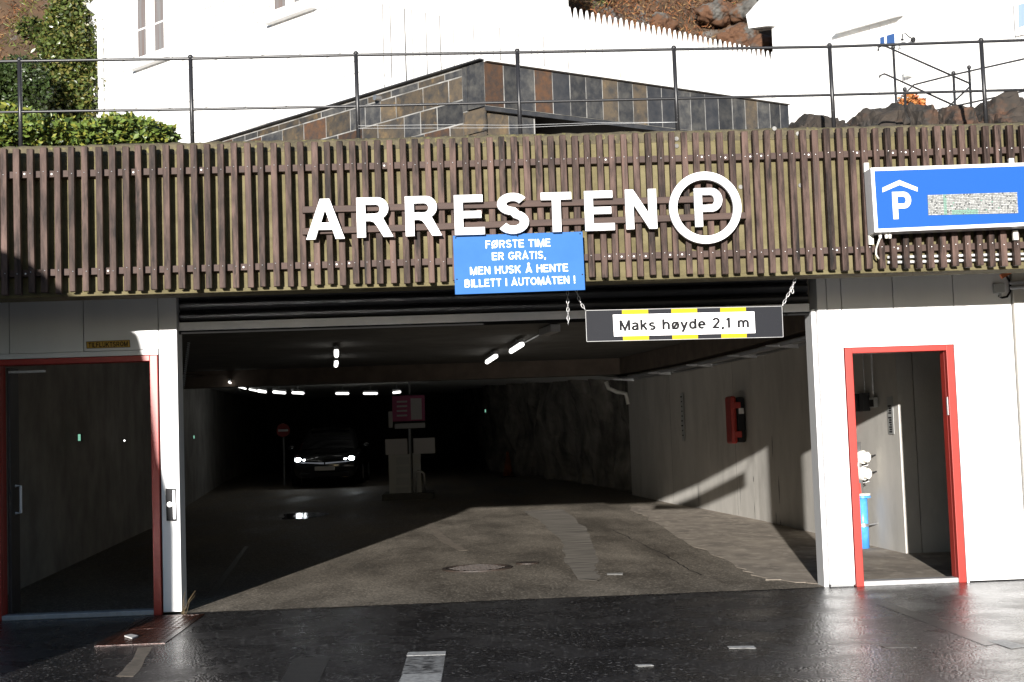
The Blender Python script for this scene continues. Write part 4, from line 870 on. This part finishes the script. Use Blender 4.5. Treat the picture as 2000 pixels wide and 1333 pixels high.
# soffit + dark recess under the band
bm = bmesh.new(); slab(bm, [Pc+V(0,0,zLow-zTop-.004), Pc+dR*L_+V(0,0,zLow-zTop-.004), Pc+dR*L_-nR*1.6+V(0,0,zLow-zTop-.004), Pc-nR*1.6+V(0,0,zLow-zTop-.004)], (0,0,-.04)); obj('canopy_soffit', bm, M['slate_blue'], sb)
bm = bmesh.new(); slab(bm, [Pc-nR*1.5+V(0,0,3.86-zTop)+dR*-.2, Pc+dR*L_-nR*1.5+V(0,0,3.86-zTop), Pc+dR*L_-nR*1.5+V(0,0,zLow-zTop-.05), Pc-nR*1.5+V(0,0,zLow-zTop-.05)+dR*-.2], -nR*.15); obj('recess_wall', bm, M['slate_grey'], sb)
bm = bmesh.new(); slab(bm, [Pc-nR*.3, Pc+dR*L_-nR*.3, Pc+dR*L_-nR*1.65, Pc-nR*1.65-dR*.3], (0,0,-.08)); obj('canopy_roof', bm, M['slate_blue'], sb)
dzl = zLow-zTop-.05
bm = bmesh.new(); slab(bm, [Pc-nR*.06+V(0,0,3.86-zTop), Pc+dR*.62-nR*.06+V(0,0,3.86-zTop), Pc+dR*.62-nR*.06+V(0,0,dzl), Pc-nR*.06+V(0,0,dzl)], -nR*.2); obj('lower_wall', bm, M['mortar'], sb)
for i, (s0_, s1_) in enumerate(((.004,.30),(.308,.60))):
    for za, zb_ in ((-.24,-.005),(-.48,-.248)): tile([Pc+dR*s0_-nR*.06+V(0,0,dzl+za), Pc+dR*s1_-nR*.06+V(0,0,dzl+za), Pc+dR*s1_-nR*.06+V(0,0,dzl+zb_), Pc+dR*s0_-nR*.06+V(0,0,dzl+zb_)], M['slate_brown'] if i == 0 else M['slate_grey'], nR, sb)
# left wall: two-tile corner strip then courses
Lw = (on_plane(408,272,Pc,dL)-Pc).dot(dL)
bm = bmesh.new(); slab(bm, [Pc+dL*.26+V(0,0,3.86-zTop), Pc+dL*Lw+V(0,0,3.86-zTop), Pc+dL*Lw, Pc+dL*.26], -nL*.25); obj('wall_core', bm, M['mortar'], sb)
sx_ = [0] + [(on_plane(x, 165, Pc, dL)-Pc).dot(dL) for x in (913,903)]
for i, k in ((0,'slate_grey'),(1,'slate_grey')):
    a, b_ = Pc+dL*(sx_[i]+.004), Pc+dL*(sx_[i+1]-.004); dz = V(0,0,zLow-zTop); tile([a+dz, b_+dz, b_-V(0,0,.012), a-V(0,0,.012)], M[k], nL, sb)
s_c = sx_[2]; zr = zTop-.02; row = 0; hts = [.075,.235,.235,.235,.235,.235]
for hrow in hts:
    z1_, z0_ = zr, zr-hrow
    s = s_c + .004 if row else s_c+.004
    first = True
    while s < Lw-.05:
        wt = random.choice((.40,.42,.38,.25)) if not (first and row % 2) else .2
        e = min(s+wt, Lw); first = False
        if z0_ > 3.80: tile([V(Pc.x+dL.x*s,Pc.y+dL.y*s,z0_+.008), V(Pc.x+dL.x*(e-.016),Pc.y+dL.y*(e-.016),z0_+.008), V(Pc.x+dL.x*(e-.016),Pc.y+dL.y*(e-.016),z1_-.008), V(Pc.x+dL.x*s,Pc.y+dL.y*s,z1_-.008)], random.choice([M['slate_brown'],M['slate_brown'],M['slate_brown'],M['slate_grey'],M['slate_rust'],M['slate_grey']]), nL, sb)
        s = e
    zr = z0_; row += 1
s2 = s_c; z1_ = zLow-.006
for zz in (z1_-.235, z1_-.47):
    tile([Pc+dL*.004+V(0,0,zz-zTop), Pc+dL*(s_c-.004)+V(0,0,zz-zTop), Pc+dL*(s_c-.004)+V(0,0,zz+.225-zTop), Pc+dL*.004+V(0,0,zz+.225-zTop)], M['slate_brown'], nL, sb)
bm = bmesh.new(); bar(bm, Pc+nL*.02+V(0,0,.004), Pc+dL*Lw+nL*.02+V(0,0,.002), .08, .012); obj('dark_coping', bm, M['slate_blue'], sb)
p = on_plane(743,193,Pc,dL); bm = bmesh.new(); tube(bm, [p, p+nL*.08], .03, 12); obj('drain_spout', bm, M['steel'], sb)

# ------------------------------------------------------------------ white house, left
HA, HB = V(-5.56,9.7,0), V(-.95,5.1,0); hd = (HB-HA).normalized(); hn = V(hd.y,-hd.x,0); hn = hn if hn.y < 0 else -hn
hb = V(1.38,1,0).normalized()
HC = on_plane(1112,60,HB,hb); HC.z = 0; HD = HA+(HC-HB)
lh = thing('white_house', 'white timber house behind the slate structure with white windows', 'house', (HB.x,HB.y,3.86))
zE = 10.2
bm = S([HA+V(0,0,3.5), HB+V(0,0,3.5), HC+V(0,0,3.5), HD+V(0,0,3.5)], (0,0,zE-3.5)); obj('wall', bm, M['white'], lh)
mid0, mid1 = (HA+HD)/2+V(0,0,zE+1.6)-hd*.3, (HB+HC)/2+V(0,0,zE+1.6)+hd*.3
bm = bmesh.new(); E_ = [HA+hn*.3-hd*.3, HB+hn*.3+hd*.3, HC-hn*.3+hd*.3, HD-hn*.3-hd*.3]
for a, b_, c, d in ((E_[0],E_[1],mid1,mid0),(E_[3],E_[2],mid1,mid0)): slab(bm, [V(a.x,a.y,zE), V(b_.x,b_.y,zE), c, d], (0,0,.12))
obj('roof', bm, M['slate_grey'], lh)
obj('corner_board', (lambda bm: (slab(bm, [HA+hn*.022+V(0,0,3.6)+hd*.0, HA+hn*.022+hd*.12+V(0,0,3.6), HA+hn*.022+hd*.12+V(0,0,zE-.05), HA+hn*.022+V(0,0,zE-.05)], -hn*.02), bm)[1])(bmesh.new()), M['fence'], lh)
# horizontal weatherboards on the sunlit wall
Lh = (HB-HA).length
for i in range(30):
    z = 3.9+i*.16
    if z > zE-.3: break
    bm = bmesh.new(); a = HA+hd*.125; b_ = HB; slab(bm, [a+hn*.002+V(0,0,z+.153), a+hn*.016+V(0,0,z), a+hn*.002+V(0,0,z)], b_-a); obj('weatherboard', bm, M['fence'], lh)
def hpt(px, py): p = on_plane(px, py, HA+hn*.02, hd); return p
def window(par, pts_cols, sill, d, nn, P0, m, ztop):
    f = lambda x, y: on_plane(x, y, P0, d)
    s0 = (f(pts_cols[0][0], 60)-P0).dot(d); s1 = (f(pts_cols[-1][1], 60)-P0).dot(d); zb = min(f(c[0], c[2]).z for c in pts_cols)
    pt = lambda s, z, o: P0+d*s+nn*o+V(0,0,z-P0.z)
    bm = bmesh.new(); fwid = .09
    slab(bm, [pt(s0-fwid,zb-fwid,.045), pt(s1+fwid,zb-fwid,.045), pt(s1+fwid,ztop,.045), pt(s0-fwid,ztop,.045)], -nn*.05); wn = obj('window', bm, M['white'], par)
    for c in pts_cols:
        a0, a1 = (f(c[0],60)-P0).dot(d), (f(c[1],60)-P0).dot(d); zs = [zb+.005] + [f((c[0]+c[1])/2, y).z for y in c[3]] + [ztop-.09]
        for k in range(len(zs)-1):
            bm = bmesh.new(); slab(bm, [pt(a0,zs[k]+.015,.047), pt(a1,zs[k]+.015,.047), pt(a1,zs[k+1]-.015,.047), pt(a0,zs[k+1]-.015,.047)], nn*.003); obj('pane', bm, m, wn)
    bm = bmesh.new(); slab(bm, [pt(s0-.16,zb-.16,.02), pt(s1+.16,zb-.16,.02), pt(s1+.16,zb-.125,.02), pt(s0-.16,zb-.125,.02)], nn*.10); obj('sill', bm, M['white'], wn)
window(lh, [(275,290,112,[58]),(308,325,104,[45])], None, hd, hn, HA+hn*.012+V(0,0,5), M['curtain'], 9.6)
window(lh, [(543,564,23,[]),(582,607,6,[])], None, hd, hn, HA+hn*.012+V(0,0,5), M['curtain'], 9.9)
dp = [on_plane(x, y, HA+hn*.065, hd) for x, y in ((128,-8),(150,-4),(164,6),(180,18),(191,27),(195,45),(198,245))]
tag(obj('downpipe', T(dp, .045, 10), M['white'], smooth=True), 'white downpipe at the left corner of the white house', 'downpipe')
# ------------------------------------------------------------------ picket fence
pf = thing('picket_fence', 'tall white picket fence with scalloped points behind the slate structure', 'fence', (HB.x,HB.y,3.86))
fd = hb; F0 = on_plane(728,60,HB+V(.05,-.12,0),fd); nF = V(fd.y,-fd.x,0)
zf = on_plane(1115,14,F0,fd).z; sE = (on_plane(1517,100,F0,fd)-F0).dot(fd)
wpk = .088
bm = bmesh.new(); hgt = 2.9
slab(bm, [V(-wpk/2,0,-hgt),V(wpk/2,0,-hgt),V(wpk/2,0,-.17),V(.012,0,-.01),V(0,0,0),V(-.012,0,-.01),V(-wpk/2,0,-.17)], (0,.02,0)); bmesh.ops.recalc_face_normals(bm, faces=bm.faces)
pm_ = bpy.data.meshes.new('picket'); bm.to_mesh(pm_); bm.free(); pm_.materials.append(M['fence'])
ang = math.atan2(fd.y, fd.x); s = 0
while s < sE:
    o = obj('picket', pm_, None, pf); o.location = V(F0.x+fd.x*s, F0.y+fd.y*s, zf+random.uniform(-.006,.006)); o.rotation_euler = (0, random.uniform(-.006,.006), ang); s += .112
for z in (zf-.45, zf-1.5):
    bm = bmesh.new(); a = V(F0.x,F0.y,z)-nF*.045; bar(bm, a, a+fd*sE, .045, .09); obj('fence_rail', bm, M['fence'], pf)
# ------------------------------------------------------------------ white house, right
rd = V(.72,-1,0).normalized(); RA = PY(1513,150,9.5); RA = V(RA.x,RA.y,0); RB = RA+rd*6.0; rn = V(rd.y,-rd.x,0); rn = rn if rn.y < 0 else -rn
rh = thing('white_house', 'white timber house at upper right with a blue-glazed door', 'house', (RA.x,RA.y,4.5))
bk = -rn*3.2
bm = S([RA+V(0,0,3.9), RB+V(0,0,3.9), RB+bk+V(0,0,3.9), RA+bk+V(0,0,3.9)], (0,0,6.5)); obj('wall', bm, M['white'], rh)
i = 0; Lr = 6.0
while i*.19 < Lr:
    s = i*.19; bm = bmesh.new(); a = RA+rd*s+rn*.001; slab(bm, [a+V(0,0,4.0), a+rd*.182+V(0,0,4.0), a+rd*.182+V(0,0,10.2), a+V(0,0,10.2)], rn*.014); obj('board', bm, M['fence'], rh); i += 1
f = lambda x, y, o=.02: on_plane(x, y, RA+rn*o, rd)
ea = [f(1457,30,.14), f(1462,56,.14), f(1505,50,.14), f(1545,-30,.14), f(1535,-60,.14)]
bm = bmesh.new(); slab(bm, ea, -rn*.3); obj('eaves', bm, M['white'], rh)
def rpoly(pts, m, nm, o=.03, th=.012, par=rh): bm = bmesh.new(); slab(bm, [f(x, y, o) for x, y in pts], rn*th); return obj(nm, bm, m, par)
dx = [(1716,70),(1752,60),(1760,240),(1724,242)]
dr = rpoly(dx, M['white'], 'door', .022, .03)
rpoly([(1719,74),(1727,71.5),(1727.5,88),(1719.5,90)], M['blueglass'], 'pane', .056, .003, dr); rpoly([(1732,70),(1747,65.5),(1747.5,86),(1732.5,88)], M['blueglass'], 'pane', .056, .003, dr)
rpoly([(1723,110),(1740,106),(1742,140),(1725,143)], M['fence'], 'door_panel', .056, .006, dr); rpoly([(1725,150),(1742,147),(1744,172),(1727,175)], M['fence'], 'door_panel', .056, .006, dr)
bm = bmesh.new(); a, b_ = f(1640,66), f(1766,31); slab(bm, [a, b_, b_+rn*.16+V(0,0,-.03), a+rn*.16+V(0,0,-.03)], (0,0,.05)); obj('door_canopy', bm, M['white'], rh)
wn = rpoly([(1982,8),(2030,-6),(2034,60),(1986,72)], M['white'], 'window', .022, .03); rpoly([(1989,10),(2001,6.5),(2001.5,50),(1990,54)], mat('sky_tinted_glass',(.25,.34,.45),.08), 'pane', .056, .003, wn)  # pane's pale blue base colour paints in the sky's reflection
lp = thing('wall_lantern', 'small black swan-neck lamp on the right white house', 'lamp', f(1784,78))
obj('bracket', T([f(1784,78,.03), f(1781,76,.10), f(1775,72,.18), f(1769,66,.22), f(1763,67,.24), f(1762,76,.24)], .009), M['black'], lp, smooth=True); bm = bmesh.new(); sphere(bm, f(1784,78,.03), .04, 10, 1, .5, 1); obj('wall_plate', bm, M['black'], lp); bm = bmesh.new(); tube(bm, [f(1762,76,.24), f(1762,79,.24)], [.012,.035], 10); obj('shade', bm, M['black'], lp)
o = thing('letter_box', 'small grey rounded box on the right white house', 'wall box', f(1777,146)); rpoly([(1772,140),(1781,138),(1782,151),(1773,153)], M['kiosk'], 'case', .022, .10, o)
# ------------------------------------------------------------------ stair handrails
h1 = thing('stair_handrail', 'thin black handrail descending right with hooked ends by the right house', 'handrail', PY(1750,229,1.8))
def R_(pts, Y, r=.010): return T([PY(x, y, Y) for x, y in pts], r, 6)
obj('rail', R_([(1715,100),(1716,93),(1722,90),(1730,91),(1893,163)], 1.8), M['blackiron'], h1, smooth=True); obj('rail', R_([(1718,152),(1719,148),(1727,145),(1733,147),(1867,208)], 1.8), M['blackiron'], h1, smooth=True)
def post(x0, y0, x1, y1, Y, par):
    bm = bmesh.new(); a, b_ = PY(x0,y0,Y), PY(x1,y1,Y); tube(bm, [a, V(b_.x,b_.y,3.9)], .014, 8); sphere(bm, a, .024, 8); obj('post', bm, M['blackiron'], par, smooth=True)
post(1744.5,93,1751.5,229,1.8,h1); post(1892.6,132,1898,233,1.8,h1)
h2 = thing('stair_handrail', 'thin black handrail rising right above the boulders', 'handrail', PY(1769,236,1.4))
obj('rail', R_([(1713,238),(1785,166),(1860,147),(2000,115.5),(2100,92)], 1.4), M['blackiron'], h2, smooth=True); obj('rail', R_([(1776,234.5),(1790,224),(2000,178.5),(2100,156)], 1.4), M['blackiron'], h2, smooth=True); obj('brace', R_([(1825,234.5),(1893,171)], 1.4), M['blackiron'], h2)
post(1767,175,1769,236,1.4,h2); post(1862,143.5,1866,234,1.4,h2)
# ------------------------------------------------------------------ boulders
def boulder(x0, x1, yt, yb, Y, label, seed):
    a, b_ = PY(x0, yb, Y), PY(x1, yb, Y); t = PY((x0+x1)/2, yt, Y); c = V((a.x+b_.x)/2, Y, 3.75); rx = (b_.x-a.x)/2; rz = (t.z-c.z)*.9
    bm = bmesh.new(); bmesh.ops.create_icosphere(bm, subdivisions=5, radius=1)
    for v in bm.verts:
        p = v.co.copy(); q = V(*(math.copysign(abs(k)**.62, k) for k in p)); d = 1 + .24*mn.fractal(p*1.3+V(seed,0,0), 1, 2, 3) + .14*abs(mn.noise(p*4+V(seed,0,0))) + .05*mn.noise(p*11); v.co = V(c.x+q.x*rx*d, c.y+q.y*.6*d, c.z+q.z*rz*(1+(d-1)*.7+.10*p.x))
    tag(obj('boulder', bm, M['boulder']), label, 'boulder', 'boulders on the terrace')
boulder(1528,1645,230,240,.3,'low flat rust-brown boulder at the end of the slate structure',1.3); boulder(1640,1748,214,238,.2,'dark flat-topped boulder behind the handrail foot',4.1); boulder(1738,1800,215,238,.5,'small dark boulder under the red shrub',6.2)
boulder(1795,1890,214,238,.4,'rusty brown boulder between two handrail posts',8.8); boulder(1878,2010,194,238,.3,'largest rounded grey-brown boulder at the right edge',11.4); boulder(1990,2150,205,238,.4,'boulder cut by the right edge of the picture',14.4)
# ------------------------------------------------------------------ vegetation
def leaves(name, pts, size, mats, parent=None, aspect=1.8, up_=.3, fold=.25, per=None):
    n = len(pts); P = np.asarray(pts, float)
    d = rng.normal(size=(n,3)); d[:,2] = d[:,2]*.6 + up_; d /= np.linalg.norm(d,axis=1)[:,None]
    r = rng.normal(size=(n,3)); s = np.cross(d, r); s /= np.linalg.norm(s,axis=1)[:,None]; nn = np.cross(s, d)
    L = (size*rng.uniform(.6,1.4,n))[:,None]; W_ = L/aspect/2
    v = np.stack([P, P+d*L*.45+s*W_+nn*L*fold*.3, P+d*L, P+d*L*.45-s*W_+nn*L*fold*.3], 1).reshape(-1,3)
    f = np.arange(n)[:,None]*4 + np.array([[0,1,2,0,2,3]]); f = f.reshape(-1,3)
    me = bpy.data.meshes.new(name); me.vertices.add(len(v)); me.vertices.foreach_set('co', v.ravel()); me.loops.add(len(f)*3); me.loops.foreach_set('vertex_index', f.ravel()); me.polygons.add(len(f)); me.polygons.foreach_set('loop_start', np.arange(len(f))*3); me.polygons.foreach_set('loop_total', np.full(len(f),3))
    for m in mats: me.materials.append(m)
    mi = np.repeat(rng.integers(0, len(mats), n) if per is None else per, 2); me.polygons.foreach_set('material_index', mi.astype(np.int32)); me.update(calc_edges=True); me.validate()
    o = bpy.data.objects.new(name, me); COL.objects.link(o)
    if parent: o.parent = parent; o.matrix_parent_inverse = Matrix.Translation(-Vector(parent.location))
    return o
def blob_pts(n, blobs):   # points near the surface of ellipsoids
    w_ = np.array([b[3]*b[5] for b in blobs]); w_ = w_/w_.sum(); out = []
    for b, k in zip(blobs, (w_*n).astype(int)+1):
        q = rng.normal(size=(k,3)); q /= np.linalg.norm(q,axis=1)[:,None]; q *= rng.uniform(.55,1.08,k)[:,None]; out.append(q*np.array(b[3:6])+np.array(b[0:3]))
    return np.concatenate(out)
def shrub(name, label, cat, blobs, n, size, mats, stems=5, group=None):
    c = np.mean([b[:3] for b in blobs],0); zb = min(b[2]-b[5] for b in blobs); t = thing(name, label, cat, (c[0],c[1],zb), group)
    o = leaves('foliage', blob_pts(n, blobs), size, mats, t)
    bm = bmesh.new()
    for b in blobs[:stems*2]: tube(bm, [(c[0]+(b[0]-c[0])*.4, c[1]+(b[1]-c[1])*.4, zb-.1), ((b[0]+c[0])/2,(b[1]+c[1])/2,(zb+b[2])/2), b[:3]], [.025,.018,.006], 5)
    obj('stem', bm, M['bark'], t); return t
def bl(px, py, Y, rx, rz, ry=None): p = PY(px, py, Y); s2 = (Y+12.3)/2700; return (p.x, p.y, p.z, rx*s2, ry or rx*s2, rz*s2)
green = [M['leafA'], M['leafB'], M['leafB'], M['leafC']]
shrub('low_shrub', 'yellow-green leafy shrub behind the railing at far left', 'shrub', [bl(x, y, -.35, 55, 32, .3) for x, y in ((-60,262),(0,262),(40,258),(95,262),(130,268),(20,240))], 7500, .055, green)
shrub('low_shrub', 'yellow-green leafy shrub in front of the house corner', 'shrub', [bl(x, y, -.4, rx, rz, .3) for x, y, rx, rz in ((185,272,45,26),(225,262,42,30),(265,262,42,28),(305,270,38,26),(240,250,24,20))], 6500, .055, green)
ivy = [M['ivyA'], M['ivyA'], M['ivyB'], M['ivyC']]
hb_ = []
for x, y, r_ in ((150,60,55),(175,20,40),(120,100,50),(165,130,50),(185,180,45),(140,190,55),(110,160,40),(160,235,55),(100,220,45),(60,60,25),(185,90,40),(150,95,55),(120,130,45),(175,150,50),(130,60,45),(185,215,40),(120,200,50),(60,250,50),(0,250,45),(130,25,35)): hb_.append(bl(x, y, 9.6+.3*random.random(), r_, r_))
shrub('hedge', 'tall dark green glossy hedge at the left of the white house', 'hedge', hb_, 34000, .075, ivy)
shrub('shadow_stand_in_bush', 'very dark bush shape standing in for a cast shadow on the far-left hillside', 'bush', [bl(x, y, 8.6, rx, rz) for x, y, rx, rz in ((45,160,48,48),(20,175,50,55),(65,190,34,34),(-40,170,60,60))], 9000, .07, [M['leafC'], M['ivyB']])  # dark foliage added in place of a shadow cast on the hillside
# bracken and grass on the hillside: uncountable
pts, per = [], []
def hscatter(n, x0, x1, y0, y1):
    for _ in range(n):
        x, y = random.uniform(x0,x1), random.uniform(y0,y1); z = hz_(x,y); k = mn.fractal(V(x*.35,y*.35,2),1,2,3)
        kk = mn.noise(V(x*.5+7,y*.9,1))
        if k < -.22 and x > -4: continue
        pts.append((x,y,z+random.uniform(-.05,.22))); per.append(random.choice((0,1,2,0,1)) if kk > -.18 else random.choice((3,4,1,3)))
hscatter(30000, -12, -2.5, 9.5, 17); hscatter(70000, .5, 9, 10.8, 18)
o = leaves('bracken', pts, .115, [M['brackenA'],M['brackenB'],M['brackenC'],M['ivyC'],M['leafB']], aspect=7, up_=.5, per=np.array(per)); o['kind'] = 'stuff'; o['label'] = 'rust-brown bracken and grass covering the hillside'; o['category'] = 'ground cover'
# rock outcrops on the hill behind the fence
for k, (x, y, r_) in enumerate(((1150,40,50),(1225,88,46),(1290,30,32),(1440,62,38),(1490,88,38),(1400,5,36),(1470,10,34))):
    Y = 9.0
    while PY(x, y, Y).z > 3.86+(Y-8.2)*1.08: Y += .05
    p = PY(x, y, Y); s2 = (Y+12.3)/2700; bm = bmesh.new(); bmesh.ops.create_icosphere(bm, subdivisions=5, radius=r_*s2)
    for v in bm.verts: v.co *= 1+.5*mn.fractal(v.co*1.5+V(k*3.7,0,0),1,2,3)+.22*abs(mn.noise(v.co*5+V(k,0,0)))+.10*mn.noise(v.co*13); v.co.z *= .75; v.co += V(p.x,p.y+.25,p.z-.1)
    tag(obj('rock_outcrop', bm, mat('lichen_rock%d' % k, (.135,.13,.118), .9, (.05,.047,.042), scale=4, bump=1, bscale=10, col3=(.095,.045,.022), scale3=1.7, ramp3=(.44,.52))), ['lowest grey rock outcrop at the left end of the picket points','grey rock outcrop right behind the picket points','higher grey rock outcrop above the middle of the pickets','grey rock outcrop left of the right house eaves','grey rock outcrop beside the right house corner','grey rock outcrop at the top edge of the picture','grey rock outcrop just above the right house eaves'][k], 'rock', 'rock outcrops on the hillside')
shrub('autumn_shrub', 'small orange-red autumn shrub by the right house door', 'shrub', [bl(1778,205,1.9,24,20), bl(1792,208,1.9,16,14), bl(1768,212,1.9,14,14)], 1400, .045, [M['autumnA'], M['autumnB'], M['autumnB']])
# ------------------------------------------------------------------ tree across the street (outside the frame; shades the left of the front)
t = thing('street_tree', 'dense evergreen tree outside the picture at front left that shades the left doorway', 'tree', (-6.0,-7,0))
def ts_(x, z, Y=-7): dy = Y+1.2; return (x+.18*dy, z-.159*dy)
prof = [(-2.70,-.4),(-2.68,1.0),(-2.73,1.35),(-2.80,1.62),(-2.84,2.0),(-2.90,2.48),(-2.94,2.65),(-3.03,2.72),(-3.17,2.86),(-3.29,2.95),(-3.47,2.99),(-4.0,3.15),(-4.8,3.6),(-5.6,3.7)]
bm = bmesh.new(); rows = []
for x, z in prof:
    X, Z = ts_(x, z); rr_ = abs(-6.0-X)+.02
    rows.append([bm.verts.new((-6.0+rr_*math.cos(a)*(1 if math.cos(a) > 0 else 1.2), -7+rr_*.9*math.sin(a), Z)) for a in [2*math.pi*k/28 for k in range(28)]])
for i in range(len(rows)-1):
    for k in range(28): bm.faces.new((rows[i][k], rows[i][(k+1)%28], rows[i+1][(k+1)%28], rows[i+1][k]))
bm.faces.new(rows[-1]); cz = rows[0][0].co.z
allv = [v.co.copy() for r_ in rows for v in r_]
obj('crown', bm, M['ivyB'], t, smooth=True)
o = leaves('foliage', [random.choice(allv)*1.0+V(random.uniform(-.35,-.12),random.uniform(-.15,.15),random.uniform(-.25,-.08)) for _ in range(9000)], .10, [M['ivyB'],M['ivyA'],M['leafC']], t)
obj('trunk', T([(-6,-7,0),(-6,-7,cz+.5)], [.2,.15], 12), M['bark'], t)

# ------------------------------------------------------------------ unseen houses added behind the camera to block low sky and darken the garage
def far_house(label, x0, x1, y0, y1, h, ridge, m, nwin):
    t = thing('sky_blocking_house', label, 'house', ((x0+x1)/2,(y0+y1)/2,0)); obj('wall', B((x0,x1,y0,y1,0,h)), m, t)
    bm = bmesh.new(); ym = (y0+y1)/2
    for ya, yb in ((y0-.4,ym),(y1+.4,ym)): slab(bm, [(x0-.4,ya,h-.1),(x1+.4,ya,h-.1),(x1+.4,yb,h+ridge),(x0-.4,yb,h+ridge)], (0,0,.15))
    obj('roof', bm, M['slate_grey'], t)
    for fl_ in range(int(h//3)):
        for k in range(nwin):
            xc = x0+(x1-x0)*(k+.5)/nwin; zc = 1.0+fl_*2.9; wn = obj('window', B((xc-.6,xc+.6,y1+.001,y1+.06,zc,zc+1.5)), M['white'], t); obj('pane', B((xc-.5,xc+.5,y1+.061,y1+.066,zc+.1,zc+1.4)), M['glass'], wn)
ochre = mat('ochre_timber', (.30,.19,.07), .7, (.25,.15,.055), scale=3); dred = mat('dark_red_timber', (.16,.03,.022), .7, (.13,.025,.018), scale=3); grey = mat('grey_timber', (.25,.25,.24), .7, (.2,.2,.19), scale=3)
far_house('unseen ochre timber house added across the street, blocking low sky at left', -36, -15, -40, -30, 9, 3.5, ochre, 7)
far_house('unseen dark red timber house added across the street, blocking low sky at right', 17, 38, -40, -30, 9, 3.5, dred, 7)
far_house('unseen low grey boathouse added across the street, blocking low sky in the centre', -13, 6, -46, -40, 3.2, 1.2, grey, 5)
